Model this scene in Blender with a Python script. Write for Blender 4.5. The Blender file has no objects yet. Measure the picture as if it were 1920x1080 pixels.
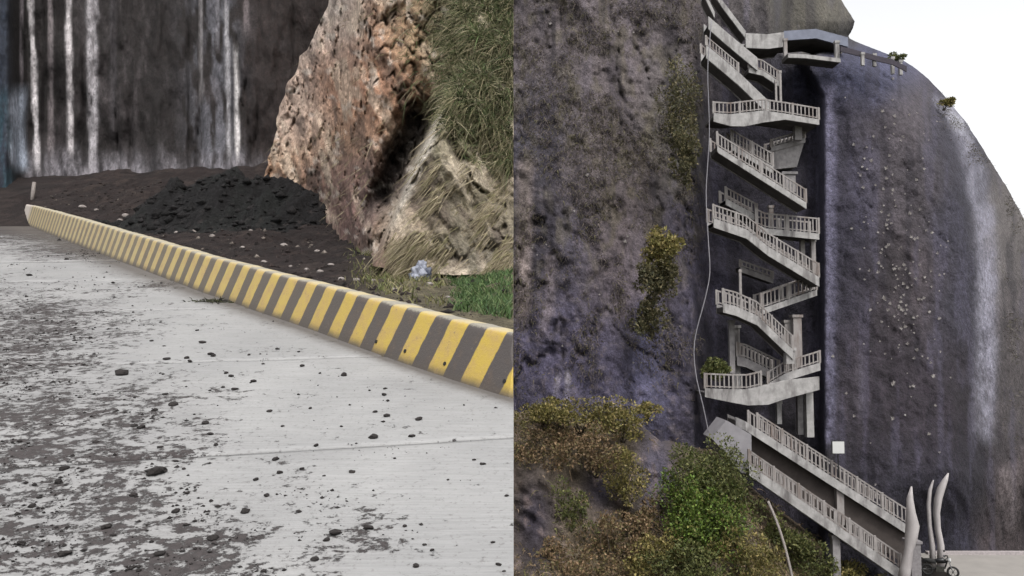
import bpy, math, random
import numpy as np
from mathutils import Vector

rnd = random.Random(7)
rng = np.random.default_rng(11)
scene = bpy.context.scene
col = scene.collection

# ------------------------------------------------------------------ camera
CH = 1.66                      # eye height above the road
F = 1500.0                     # focal length in pixels of a 1920 px wide frame
PITCH = math.atan(100 / F)
YAW = math.atan(3 / F)
cam_d = bpy.data.cameras.new('camera')
cam = bpy.data.objects.new('camera', cam_d)
col.objects.link(cam)
cam.location = (0, 0, CH)
cam.rotation_euler = (math.pi / 2 + PITCH, 0, YAW)
cam_d.sensor_width = 36
cam_d.lens = 36 * F / 1920
cam_d.clip_start = 0.05
cam_d.clip_end = 5000
scene.camera = cam

# ------------------------------------------------------------------ sky, sun, exposure
SUN_EL, SUN_AZ = math.radians(56), math.radians(165)    # azimuth clockwise from +Y
world = bpy.data.worlds.new('World')
scene.world = world
world.use_nodes = True
nt = world.node_tree
nt.nodes.clear()
w_out = nt.nodes.new('ShaderNodeOutputWorld')
w_bg = nt.nodes.new('ShaderNodeBackground')
w_hsv = nt.nodes.new('ShaderNodeHueSaturation')
w_sky = nt.nodes.new('ShaderNodeTexSky')
w_sky.sky_type = 'NISHITA'
w_sky.sun_disc = False
w_sky.sun_elevation = SUN_EL
w_sky.sun_rotation = SUN_AZ
w_sky.air_density = 1.0
w_sky.dust_density = 4.0
w_sky.ozone_density = 1.0
w_hsv.inputs['Saturation'].default_value = 0.07          # cloud veil: hardly any blue left
nt.links.new(w_sky.outputs[0], w_hsv.inputs['Color'])
nt.links.new(w_hsv.outputs[0], w_bg.inputs['Color'])
nt.links.new(w_bg.outputs[0], w_out.inputs[0])
w_bg.inputs['Strength'].default_value = 0.15

sun_d = bpy.data.lights.new('sun', 'SUN')
sun_d.energy = 1.0
sun_d.angle = math.radians(14)
sun_d.color = (1.0, 0.95, 0.88)
sun = bpy.data.objects.new('sun', sun_d)
col.objects.link(sun)
sd = Vector((math.sin(SUN_AZ) * math.cos(SUN_EL), math.cos(SUN_AZ) * math.cos(SUN_EL), math.sin(SUN_EL)))
sun.rotation_euler = sd.to_track_quat('Z', 'Y').to_euler()
sun.location = (-20, -30, 60)

scene.view_settings.view_transform = 'Standard'
scene.view_settings.look = 'None'
scene.view_settings.exposure = 1.05
scene.view_settings.gamma = 1.0
scene.render.engine = 'CYCLES'
scene.cycles.use_denoising = True
scene.cycles.max_bounces = 6

# ------------------------------------------------------------------ helpers
cp, sp_ = math.cos(PITCH), math.sin(PITCH)
cyw, syw = math.cos(YAW), math.sin(YAW)
def ray(px, py):
    """direction of a frame position with its Y component scaled to 1: (x/y, z/y)"""
    a = (np.asarray(px, float) - 960) / F
    b = -(np.asarray(py, float) - 540) / F
    y0 = cp - b * sp_
    z0 = sp_ + b * cp
    X = a * cyw - y0 * syw
    Y = a * syw + y0 * cyw
    return X / Y, z0 / Y
def at(px, py, D):
    """world point at distance D (metres along Y) seen at a frame position"""
    rx, rz = ray(px, py)
    D = np.asarray(D, float) + 0 * rx
    return np.stack([rx * D, D, CH + rz * D], -1)
def P(px, py, D): return Vector(at(px, py, D))

def lin(c):
    c = np.asarray(c, float) / 255
    return np.where(c <= 0.04045, c / 12.92, ((c + 0.055) / 1.055) ** 2.4)

def _h(ix, iy, iz, seed):
    n = (ix * 374761393 + iy * 668265263 + iz * 2147483647 * 3 + seed * 974634599) & 0xFFFFFFFF
    n = ((n ^ (n >> 13)) * 1274126177) & 0xFFFFFFFF
    n = ((n ^ (n >> 16)) * 2246822519) & 0xFFFFFFFF
    return ((n ^ (n >> 15)) & 0xFFFFFF) / float(0xFFFFFF)
def vnoise(x, y, z=0.0, seed=0):
    x, y, z = np.broadcast_arrays(np.asarray(x, float), np.asarray(y, float), np.asarray(z, float))
    ix, iy, iz = np.floor(x).astype(np.int64), np.floor(y).astype(np.int64), np.floor(z).astype(np.int64)
    fx, fy, fz = x - ix, y - iy, z - iz
    fx, fy, fz = [t * t * (3 - 2 * t) for t in (fx, fy, fz)]
    r = 0
    for a in (0, 1):
        for b in (0, 1):
            for c in (0, 1):
                r = r + _h(ix + a, iy + b, iz + c, seed) * (fx if a else 1 - fx) * (fy if b else 1 - fy) * (fz if c else 1 - fz)
    return r
def fbm(x, y, z=0.0, o=4, seed=0, g=0.5):
    r, amp, tot, f = 0, 1.0, 0, 1.0
    for i in range(o):
        r = r + amp * vnoise(np.asarray(x) * f, np.asarray(y) * f, np.asarray(z) * f, seed + i * 17)
        tot += amp
        amp *= g
        f *= 2.03
    return r / tot
def ridged(x, y, z=0.0, o=4, seed=0):
    r, amp, tot, f = 0, 1.0, 0, 1.0
    for i in range(o):
        r = r + amp * (1 - np.abs(2 * vnoise(np.asarray(x) * f, np.asarray(y) * f, np.asarray(z) * f, seed + i * 17) - 1))
        tot += amp; amp *= 0.5; f *= 2.1
    return r / tot
def sstep(a, b, x):
    t = np.clip((np.asarray(x, float) - a) / (b - a), 0, 1)
    return t * t * (3 - 2 * t)

def trim_edge(me):
    """cut a mesh off flush at the terrace edge"""
    import bmesh
    bm = bmesh.new(); bm.from_mesh(me)
    r = bmesh.ops.bisect_plane(bm, geom=bm.verts[:] + bm.edges[:] + bm.faces[:], plane_co=(-0.003, 0, 0), plane_no=(1, 0, 0), clear_outer=True)
    bmesh.ops.remove_doubles(bm, verts=[v for v in r['geom_cut'] if isinstance(v, bmesh.types.BMVert)], dist=0.003)
    ed = [e for e in bm.edges if e.is_boundary and all(abs(v.co.x + .003) < .002 for v in e.verts)]
    try: bmesh.ops.edgenet_fill(bm, edges=ed)
    except Exception: pass
    bm.to_mesh(me); bm.free(); me.update()
def tag(o, label=None, cat=None, group=None, kind=None):
    if label: o['label'] = label
    if cat: o['category'] = cat
    if group: o['group'] = group
    if kind: o['kind'] = kind
    return o
def link(name, me, mat=None, parent=None):
    o = bpy.data.objects.new(name, me)
    col.objects.link(o)
    if mat is not None and me is not None and len(me.materials) == 0: me.materials.append(mat)
    if parent is not None: o.parent = parent
    return o
def empty(name, loc=(0, 0, 0)):
    o = bpy.data.objects.new(name, None)
    o.location = loc
    o.empty_display_size = 0.3
    col.objects.link(o)
    return o
def np_mesh(name, V, faces, colr=None, smooth=True, attrs=None):
    """V (n,3); faces (m,k) int array with k 3 or 4; colr (n,3) linear colours"""
    V = np.asarray(V, np.float32); faces = np.asarray(faces, np.int32)
    me = bpy.data.meshes.new(name)
    n, (m, k) = len(V), faces.shape
    me.vertices.add(n); me.vertices.foreach_set('co', V.ravel())
    me.loops.add(m * k); me.loops.foreach_set('vertex_index', faces.ravel())
    me.polygons.add(m)
    me.polygons.foreach_set('loop_start', np.arange(0, m * k, k, dtype=np.int32))
    try: me.polygons.foreach_set('loop_total', np.full(m, k, np.int32))
    except Exception: pass
    if smooth: me.polygons.foreach_set('use_smooth', np.ones(m, bool))
    me.update(calc_edges=True)
    if colr is not None:
        a = me.color_attributes.new('Col', 'FLOAT_COLOR', 'POINT')
        c4 = np.ones((n, 4), np.float32); c4[:, :3] = colr
        a.data.foreach_set('color', c4.ravel())
    for nm, arr in (attrs or {}).items():
        a = me.attributes.new(nm, 'FLOAT', 'POINT')
        a.data.foreach_set('value', np.asarray(arr, np.float32).ravel())
    me.validate()
    return me
def grid_faces(nr, nc, flip=False):
    i = np.arange(nr * nc).reshape(nr, nc)
    q = np.stack([i[:-1, :-1], i[:-1, 1:], i[1:, 1:], i[1:, :-1]], -1).reshape(-1, 4)
    return q[:, ::-1] if flip else q
class MB:
    """collects simple solids, then links them as one mesh"""
    def __init__(s): s.v, s.f = [], []
    def add(s, vs, fs):
        b = len(s.v); s.v += [tuple(v) for v in vs]; s.f += [tuple(b + i for i in f) for f in fs]
    def hexa(s, c):     # 8 corners: bottom ring 0-3, top ring 4-7
        s.add(c, [(3, 2, 1, 0), (4, 5, 6, 7), (0, 1, 5, 4), (1, 2, 6, 5), (2, 3, 7, 6), (3, 0, 4, 7)])
    def box(s, x0, x1, y0, y1, z0, z1):
        s.hexa([(x0, y0, z0), (x1, y0, z0), (x1, y1, z0), (x0, y1, z0), (x0, y0, z1), (x1, y0, z1), (x1, y1, z1), (x0, y1, z1)])
    def beam(s, A, B, zl, zh, y0, y1):   # sloping beam with upright ends; y0,y1 offsets behind A/B
        s.hexa([(A[0], A[1] + y0, A[2] + zl), (B[0], B[1] + y0, B[2] + zl), (B[0], B[1] + y1, B[2] + zl), (A[0], A[1] + y1, A[2] + zl),
                (A[0], A[1] + y0, A[2] + zh), (B[0], B[1] + y0, B[2] + zh), (B[0], B[1] + y1, B[2] + zh), (A[0], A[1] + y1, A[2] + zh)])
    def tube(s, pts, rad, n=6, caps=True):
        rings = []
        for i, p in enumerate(pts):
            p = Vector(p)
            d = (Vector(pts[min(i + 1, len(pts) - 1)]) - Vector(pts[max(i - 1, 0)])).normalized()
            a = d.cross(Vector((0, 0, 1)))
            if a.length < 1e-3: a = Vector((1, 0, 0))
            a.normalize(); b = d.cross(a).normalized()
            r = rad[i] if hasattr(rad, '__len__') else rad
            rings.append([p + a * math.cos(t) * r + b * math.sin(t) * r for t in [2 * math.pi * k / n for k in range(n)]])
        vs = [v for r in rings for v in r]; fs = []
        for i in range(len(rings) - 1):
            for k in range(n):
                fs.append((i * n + k, i * n + (k + 1) % n, (i + 1) * n + (k + 1) % n, (i + 1) * n + k))
        if caps:
            fs.append(tuple(range(n))[::-1]); fs.append(tuple(len(vs) - n + k for k in range(n)))
        s.add(vs, fs)
    def mesh(s, name, smooth=False):
        me = bpy.data.meshes.new(name)
        me.from_pydata(s.v, [], s.f)
        if smooth: me.polygons.foreach_set('use_smooth', np.ones(len(me.polygons), bool))
        me.update()
        return me
    def build(s, name, mat, parent=None, smooth=False):
        return link(name, s.mesh(name, smooth), mat, parent)

# ------------------------------------------------------------------ materials
ALB = 0.50                     # colours were read off the exposed photograph; this brings them to real reflectances
def new_mat(name):
    m = bpy.data.materials.new(name); m.use_nodes = True
    t = m.node_tree; b = t.nodes['Principled BSDF']
    return m, t, b, t.nodes, t.links
def noise_node(nd, lk, scale, detail=6, rough=0.6, vec=None):
    n = nd.new('ShaderNodeTexNoise'); n.inputs['Scale'].default_value = scale
    n.inputs['Detail'].default_value = detail; n.inputs['Roughness'].default_value = rough
    if vec is not None: lk.new(vec, n.inputs['Vector'])
    return n
def ramp(nd, lk, fac, stops):
    r = nd.new('ShaderNodeValToRGB'); e = r.color_ramp.elements
    while len(e) < len(stops): e.new(0.5)
    for el, (p, c) in zip(e, stops):
        el.position = p; el.color = (*c, 1) if len(c) == 3 else c
    lk.new(fac, r.inputs['Fac']); return r
def mixc(nd, lk, fac, a, b, mode='MIX'):
    m = nd.new('ShaderNodeMix'); m.data_type = 'RGBA'; m.blend_type = mode
    for i, v in ((0, fac), (6, a), (7, b)):
        if hasattr(v, 'is_linked') or hasattr(v, 'links'): lk.new(v, m.inputs[i])
        elif isinstance(v, (int, float)): m.inputs[i].default_value = v
        else: m.inputs[i].default_value = (*v, 1)
    return m.outputs[2]
def geo_pos(nd): return nd.new('ShaderNodeNewGeometry').outputs['Position']
def mat_attr(name, rough=0.85, nscale=6.0, namp=(0.65, 1.3), bscale=14.0, bump=0.5, bdist=0.03, stretch=None, spec=0.3, speck=0.4):
    m, t, b, nd, lk = new_mat(name)
    at_ = nd.new('ShaderNodeAttribute'); at_.attribute_name = 'Col'
    pos = geo_pos(nd)
    if stretch:
        mp = nd.new('ShaderNodeMapping'); mp.inputs['Scale'].default_value = stretch
        lk.new(pos, mp.inputs['Vector']); pos2 = mp.outputs[0]
    else: pos2 = pos
    n1 = noise_node(nd, lk, nscale, 7, 0.65, pos2)
    r1 = ramp(nd, lk, n1.outputs['Fac'], [(0.28, (namp[0] * ALB,) * 3), (0.72, (namp[1] * ALB,) * 3)])
    c = mixc(nd, lk, 1.0, at_.outputs['Color'], r1.outputs['Color'], 'MULTIPLY')
    n3 = noise_node(nd, lk, nscale * 3.3, 5, 0.75, pos2)
    r3 = ramp(nd, lk, n3.outputs['Fac'], [(0.40, (1 - speck,) * 3), (0.47, (1, 1, 1)), (0.56, (1, 1, 1)), (0.64, (1 + speck * 1.3,) * 3)])
    c = mixc(nd, lk, 1.0, c, r3.outputs['Color'], 'MULTIPLY')
    lk.new(c, b.inputs['Base Color'])
    b.inputs['Roughness'].default_value = rough
    b.inputs['Specular IOR Level'].default_value = spec
    n2 = noise_node(nd, lk, bscale, 8, 0.65, pos2)
    bp = nd.new('ShaderNodeBump'); bp.inputs['Strength'].default_value = bump; bp.inputs['Distance'].default_value = bdist
    lk.new(n2.outputs['Fac'], bp.inputs['Height']); lk.new(bp.outputs[0], b.inputs['Normal'])
    return m
def mat_plain(name, c, rough=0.8, nscale=8.0, amp=0.25, bump=0.25, bdist=0.01, bscale=40.0, spec=0.35, metallic=0.0, stain=None, stain_scale=1.5):
    m, t, b, nd, lk = new_mat(name)
    pos = geo_pos(nd)
    n1 = noise_node(nd, lk, nscale, 7, 0.65, pos)
    lo, hi = np.array(c) * (1 - amp) * ALB, np.array(c) * (1 + amp) * ALB
    r1 = ramp(nd, lk, n1.outputs['Fac'], [(0.3, tuple(lo)), (0.7, tuple(hi))])
    out = r1.outputs['Color']
    if stain:
        mp = nd.new('ShaderNodeMapping'); mp.inputs['Scale'].default_value = (1, 1, 0.25)
        lk.new(pos, mp.inputs['Vector'])
        n3 = noise_node(nd, lk, stain_scale, 6, 0.6, mp.outputs[0])
        r3 = ramp(nd, lk, n3.outputs['Fac'], [(0.5, (0, 0, 0)), (0.68, (1, 1, 1))])
        out = mixc(nd, lk, r3.outputs['Color'], out, tuple(np.array(stain) * ALB))
    lk.new(out, b.inputs['Base Color'])
    b.inputs['Roughness'].default_value = rough
    b.inputs['Metallic'].default_value = metallic
    b.inputs['Specular IOR Level'].default_value = spec
    if bump:
        n2 = noise_node(nd, lk, bscale, 6, 0.6, pos)
        bp = nd.new('ShaderNodeBump'); bp.inputs['Strength'].default_value = bump; bp.inputs['Distance'].default_value = bdist
        lk.new(n2.outputs['Fac'], bp.inputs['Height']); lk.new(bp.outputs[0], b.inputs['Normal'])
    return m
def mat_leaf(name, rough=0.6, transl=0.25):
    m, t, b, nd, lk = new_mat(name)
    at_ = nd.new('ShaderNodeAttribute'); at_.attribute_name = 'Col'
    lc = mixc(nd, lk, 1.0, at_.outputs['Color'], (ALB,) * 3, 'MULTIPLY')
    lk.new(lc, b.inputs['Base Color'])
    b.inputs['Roughness'].default_value = rough
    b.inputs['Specular IOR Level'].default_value = 0.25
    tr = nd.new('ShaderNodeBsdfTranslucent'); lk.new(lc, tr.inputs['Color'])
    mx = nd.new('ShaderNodeMixShader'); mx.inputs[0].default_value = transl
    lk.new(b.outputs[0], mx.inputs[1]); lk.new(tr.outputs[0], mx.inputs[2])
    lk.new(mx.outputs[0], nd['Material Output'].inputs[0])
    return m

M_rock = mat_attr('granite_rock', 0.9, 3.2, (0.5, 1.45), 4.5, 1.0, 0.22, (1, 1, 0.7))
M_wall = mat_attr('streaked_rock', 0.85, 4.0, (0.5, 1.45), 9.0, 0.8, 0.10, (1, 1, 0.45))
M_bank = mat_attr('earth_bank', 0.95, 5, (0.5, 1.4), 9.0, 1.0, 0.16)
M_soil = mat_attr('loose_soil', 0.97, 7.0, (0.5, 1.5), 16.0, 1.0, 0.08)
M_leaf = mat_leaf('leaves')
M_grass = mat_leaf('grass_blades', 0.7, 0.2)
M_clod = mat_plain('wet_soil_clod', (0.028, 0.023, 0.022), 0.9, 20, 0.4, 0.8, 0.01, 60)
M_stone = mat_plain('pale_stone', (0.36, 0.32, 0.30), 0.9, 12, 0.3, 0.6, 0.01, 50)
M_conc = mat_plain('stair_concrete', (0.36, 0.34, 0.345), 0.85, 3.2, 0.32, 0.3, 0.02, 25, stain=(0.2, 0.185, 0.19), stain_scale=0.9)
M_white = mat_plain('whitewashed_parapet', (0.50, 0.485, 0.48), 0.85, 2.4, 0.28, 0.3, 0.01, 30, stain=(0.20, 0.185, 0.185), stain_scale=1.8)
M_rail = mat_plain('painted_rail', (0.40, 0.37, 0.36), 0.7, 2.5, 0.2, 0, stain=(0.22, 0.17, 0.15), stain_scale=1.4)
M_soffit = mat_plain('shaded_soffit', (0.105, 0.095, 0.09), 0.95, 1.5, 0.35, 0.3, 0.02, 12)  # concrete darkened to paint in the shade under the flights
M_plaza = mat_plain('plaza_concrete', (0.40, 0.375, 0.35), 0.9, 0.6, 0.12, 0.2, 0.01, 20)
M_horn = mat_plain('white_plaster', (0.58, 0.54, 0.54), 0.75, 1.2, 0.15, 0.2, 0.01, 20, stain=(0.30, 0.27, 0.27), stain_scale=0.8)
M_black = mat_plain('black_enamel', (0.02, 0.02, 0.022), 0.35, 10, 0.2, 0)
M_tyre = mat_plain('tyre_rubber', (0.025, 0.025, 0.025), 0.85, 10, 0.2, 0)
M_chrome = mat_plain('chrome', (0.55, 0.55, 0.56), 0.25, 10, 0.1, 0, metallic=1.0)
M_glasswhite = mat_plain('sign_face', (0.82, 0.82, 0.82), 0.4, 5, 0.03, 0)
M_bag = mat_plain('plastic_bag', (0.36, 0.38, 0.46), 0.45, 14, 0.25, 0.3, 0.02, 25)
M_bag_shade = mat_plain('plastic_bag_shade', (0.07, 0.08, 0.12), 0.5, 14, 0.25, 0.3, 0.02, 25)  # same plastic, darkened to paint the shade of the fold
M_cable = mat_plain('pale_cable', (0.28, 0.27, 0.30), 0.7, 3, 0.15, 0)
M_bark = mat_plain('bark', (0.12, 0.095, 0.075), 0.95, 12, 0.35, 0.5, 0.02, 30)
M_joint = mat_plain('joint_filler', (0.05, 0.045, 0.042), 0.95, 12, 0.3, 0.3, 0.01, 40)
M_retain = mat_plain('retaining_concrete', (0.24, 0.225, 0.21), 0.9, 1.0, 0.25, 0.4, 0.03, 8, stain=(0.1, 0.09, 0.08))

# ------------------------------------------------------------------ LEFT: the climbing road
SL = 0.2154                                 # slope of the road, rising away
def road_hit(px, py):
    rx, rz = ray(px, py)
    D = CH / (SL - rz)
    return np.stack([rx * D, D, SL * D], -1)

def catmull(pts, step):
    pts = [np.array(p, float) for p in pts]
    ext = [2 * pts[0] - pts[1]] + pts + [2 * pts[-1] - pts[-2]]
    out = []
    for i in range(1, len(ext) - 2):
        p0, p1, p2, p3 = ext[i - 1:i + 3]
        n = max(2, int(np.linalg.norm(p2 - p1) / step))
        for k in range(n):
            t = k / n
            out.append(0.5 * ((2 * p1) + (p2 - p0) * t + (2 * p0 - 5 * p1 + 4 * p2 - p3) * t * t + (3 * p1 - p0 - 3 * p2 + p3) * t ** 3))
    out.append(pts[-1])
    return np.array(out)
kerb_px = [(963, 748), (862, 717), (747, 678), (652, 644), (573, 615), (480, 583), (361, 541), (278, 510), (194, 478), (111, 446), (40, 418)]
_k = [road_hit(*p)[:2] for p in kerb_px]; _k = [_k[0] + (_k[0] - _k[1]) * 1.1] + _k     # starts beyond the terrace edge, trimmed there
KL = catmull(_k, 0.06)      # road-side foot of the kerb in plan
kd = np.diff(KL, axis=0); KS = np.concatenate([[0], np.cumsum(np.linalg.norm(kd, axis=1))])
KT = np.gradient(KL, axis=0); KT /= np.linalg.norm(KT, axis=1)[:, None]
KN = np.stack([KT[:, 1], -KT[:, 0]], -1)                      # towards the bank
KEXT = np.concatenate([KL[:1] - KT[:1] * np.linspace(8, 0.1, 40)[:, None], KL, KL[-1:] + KT[-1:] * np.linspace(0.1, 25, 120)[:, None]])
_tan = np.gradient(KEXT, axis=0); _tan /= np.linalg.norm(_tan, axis=1)[:, None]
_nor = np.stack([_tan[:, 1], -_tan[:, 0]], -1)
def kerb_dist(x, y):
    """signed distance behind the kerb line (positive on the bank side)"""
    sh = np.shape(x); x = np.ravel(x); y = np.ravel(y)
    out = np.empty(len(x))
    for i in range(0, len(x), 4000):
        d = np.stack([x[i:i + 4000], y[i:i + 4000]], -1)[:, None] - KEXT[None, ::3]
        j = np.argmin((d ** 2).sum(-1), 1)
        dj = d[np.arange(len(j)), j]
        out[i:i + 4000] = (dj * _nor[::3][j]).sum(-1)
    return out.reshape(sh)
YEND = KL[-1][1]
def bed_z(x, y):
    d = kerb_dist(x, y)
    near = 0.20 - 0.12 * sstep(8, 16, y)
    r = near + np.clip(d, 0, 50) * 0.055
    past = sstep(YEND - 1.5, YEND + 3, y)
    r = np.where(d > 0.2, r, -0.25 + past * (0.30 + 0.03 * np.clip(y - YEND, 0, 20)))
    return SL * y + r + 1.35 * sstep(21, 30, y) + 0.18 * sstep(9.5, 6, y) * (d > .2)
def bed_n(x, y):
    return (fbm(x * 1.7, y * 1.7, seed=3, o=5) - 0.5) * 0.42 * sstep(0.4, 2.5, kerb_dist(x, y))
def bed_hit(px, py):
    rx, rz = ray(px, py)
    lo, hi = 3.0, 60.0
    ys = np.linspace(lo, hi, 1200)
    z = CH + rz * ys
    b = bed_z(rx * ys, ys)
    k = np.nonzero((b >= z) & (kerb_dist(rx * ys, ys) > 0.3))[0]
    return float(ys[k[0]]) if len(k) else 32.0

# mud on the road: one map (soil thrown on the slabs), used by slabs and crumbs alike
MUD = [(40, 620, 190, 70, .75), (150, 600, 110, 50, .5), (20, 700, 120, 60, .55), (60, 790, 170, 70, .75), (230, 770, 130, 60, .42),
       (120, 950, 230, 70, .8), (60, 1060, 260, 90, .85), (340, 1000, 160, 60, .75), (420, 1070, 150, 60, .75), (560, 915, 45, 22, .75),
       (650, 1030, 50, 40, .62), (700, 1010, 60, 50, .35), (350, 740, 110, 45, .3), (210, 860, 160, 40, .55), (380, 800, 40, 40, .5),
       (20, 425, 150, 24, 3.0), (150, 470, 110, 14, 2.0), (300, 535, 60, 8, 1.0), (-160, 800, 220, 300, .8), (600, 1060, 60, 30, .5)]
def mud_map(px, py):
    m = 0
    for cx, cy, rx, ry, a in MUD:
        m = m + a * np.exp(-((px - cx) / rx) ** 2 - ((py - cy) / ry) ** 2)
    return 0.95 * (1 - np.exp(-1.1 * m)) + np.clip(m - 2, 0, 2)
def to_px(X):
    """frame position of world points (inverse of at) - used to look up maps drawn over the photograph"""
    X = np.asarray(X, float); d = X - np.array([0, 0, CH])
    x1 = d[..., 0] * cyw + d[..., 1] * syw
    y1 = -d[..., 0] * syw + d[..., 1] * cyw
    dep = y1 * cp + d[..., 2] * sp_
    up = -y1 * sp_ + d[..., 2] * cp
    dep = np.maximum(dep, 0.3)
    return 960 + F * x1 / dep, 540 - F * up / dep

m, t, b, nd, lk = new_mat('road_concrete')
pos = geo_pos(nd)
mud = nd.new('ShaderNodeAttribute'); mud.attribute_name = 'mud'
gut = nd.new('ShaderNodeAttribute'); gut.attribute_name = 'gutter'
big = noise_node(nd, lk, 0.9, 6, 0.6, pos)
c0 = ramp(nd, lk, big.outputs['Fac'], [(0.3, (0.37, 0.37, 0.372)), (0.7, (0.49, 0.488, 0.485))])
mpn = nd.new('ShaderNodeMapping'); mpn.inputs['Scale'].default_value = (3, 60, 60); mpn.inputs['Rotation'].default_value = (0, 0, 0.06)
lk.new(pos, mpn.inputs['Vector'])
brush = noise_node(nd, lk, 1.0, 4, 0.6, mpn.outputs[0])            # broom finish across the slab
cb = ramp(nd, lk, brush.outputs['Fac'], [(0.3, (0.84, 0.84, 0.84)), (0.7, (1.08, 1.08, 1.08))])
c1 = mixc(nd, lk, 1.0, c0.outputs['Color'], cb.outputs['Color'], 'MULTIPLY')
spk = noise_node(nd, lk, 34, 3, 0.7, pos)
sr = ramp(nd, lk, spk.outputs['Fac'], [(0.57, (0, 0, 0)), (0.70, (0.6, 0.6, 0.6))])
c1 = mixc(nd, lk, sr.outputs['Color'], c1, (0.2, 0.19, 0.185))
# clotted mud: threshold of noise against the map
mpm = nd.new('ShaderNodeMapping'); mpm.inputs['Scale'].default_value = (12.5, 15, 15); mpm.inputs['Rotation'].default_value = (0, 0, -0.2)
lk.new(pos, mpm.inputs['Vector'])
nm_a = noise_node(nd, lk, 1.0, 9, 0.78, mpm.outputs[0])
nm_b = noise_node(nd, lk, 0.16, 4, 0.6, mpm.outputs[0])
class _N: pass
nm = _N()
def mathn(op, a, b_=None, clamp=False):
    n = nd.new('ShaderNodeMath'); n.operation = op; n.use_clamp = clamp
    for i, v in enumerate((a, b_)):
        if v is None: continue
        if isinstance(v, (int, float)): n.inputs[i].default_value = v
        else: lk.new(v, n.inputs[i])
    return n.outputs[0]
nm.outputs = {'Fac': mathn('ADD', mathn('MULTIPLY', nm_a.outputs['Fac'], 0.72), mathn('MULTIPLY', nm_b.outputs['Fac'], 0.28))}
s = mathn('ADD', mathn('MULTIPLY', mud.outputs['Fac'], 0.16), nm.outputs['Fac'])
mask = ramp(nd, lk, s, [(0.595, (0, 0, 0)), (0.625, (1, 1, 1))])
film = ramp(nd, lk, s, [(0.46, (0, 0, 0)), (0.66, (0.55, 0.55, 0.55))])
mask.color_ramp.interpolation = 'LINEAR'
mudc = ramp(nd, lk, spk.outputs['Fac'], [(0.3, (0.035, 0.028, 0.028)), (0.7, (0.085, 0.07, 0.07))])
c2 = mixc(nd, lk, mathn('MULTIPLY', film.outputs['Color'], mathn('MULTIPLY', mud.outputs['Fac'], 1.0, True)), c1, (0.22, 0.195, 0.195))
c2 = mixc(nd, lk, mask.outputs['Color'], c2, mudc.outputs['Color'])
gs = ramp(nd, lk, mathn('ADD', mathn('MULTIPLY', gut.outputs['Fac'], 0.9), mathn('MULTIPLY', nm.outputs['Fac'], 0.6)), [(0.55, (0, 0, 0)), (0.95, (1, 1, 1))])
c2 = mixc(nd, lk, mathn('MULTIPLY', gs.outputs['Color'], 0.85), c2, (0.11, 0.093, 0.082))
c2 = mixc(nd, lk, 1.0, c2, (ALB,) * 3, 'MULTIPLY')
lk.new(c2, b.inputs['Base Color'])
rr = ramp(nd, lk, mask.outputs['Color'], [(0, (0.72,) * 3), (1, (0.95,) * 3)])
lk.new(rr.outputs['Color'], b.inputs['Roughness'])
hgt = mathn('ADD', mathn('MULTIPLY', mask.outputs['Color'], 0.9), mathn('ADD', mathn('MULTIPLY', brush.outputs['Fac'], 0.12), mathn('MULTIPLY', spk.outputs['Fac'], 0.35)))
bp = nd.new('ShaderNodeBump'); bp.inputs['Strength'].default_value = 0.8; bp.inputs['Distance'].default_value = 0.012
lk.new(hgt, bp.inputs['Height']); lk.new(bp.outputs[0], b.inputs['Normal'])
M_road = m

road = link('road', np_mesh('road', [(-45, -6, SL * -6 - .014), (-0.004, -6, SL * -6 - .014), (-0.004, 34, SL * 34 - .014), (-45, 34, SL * 34 - .014)], [(0, 1, 2, 3)]), M_joint)
tag(road, kind='structure')
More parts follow.
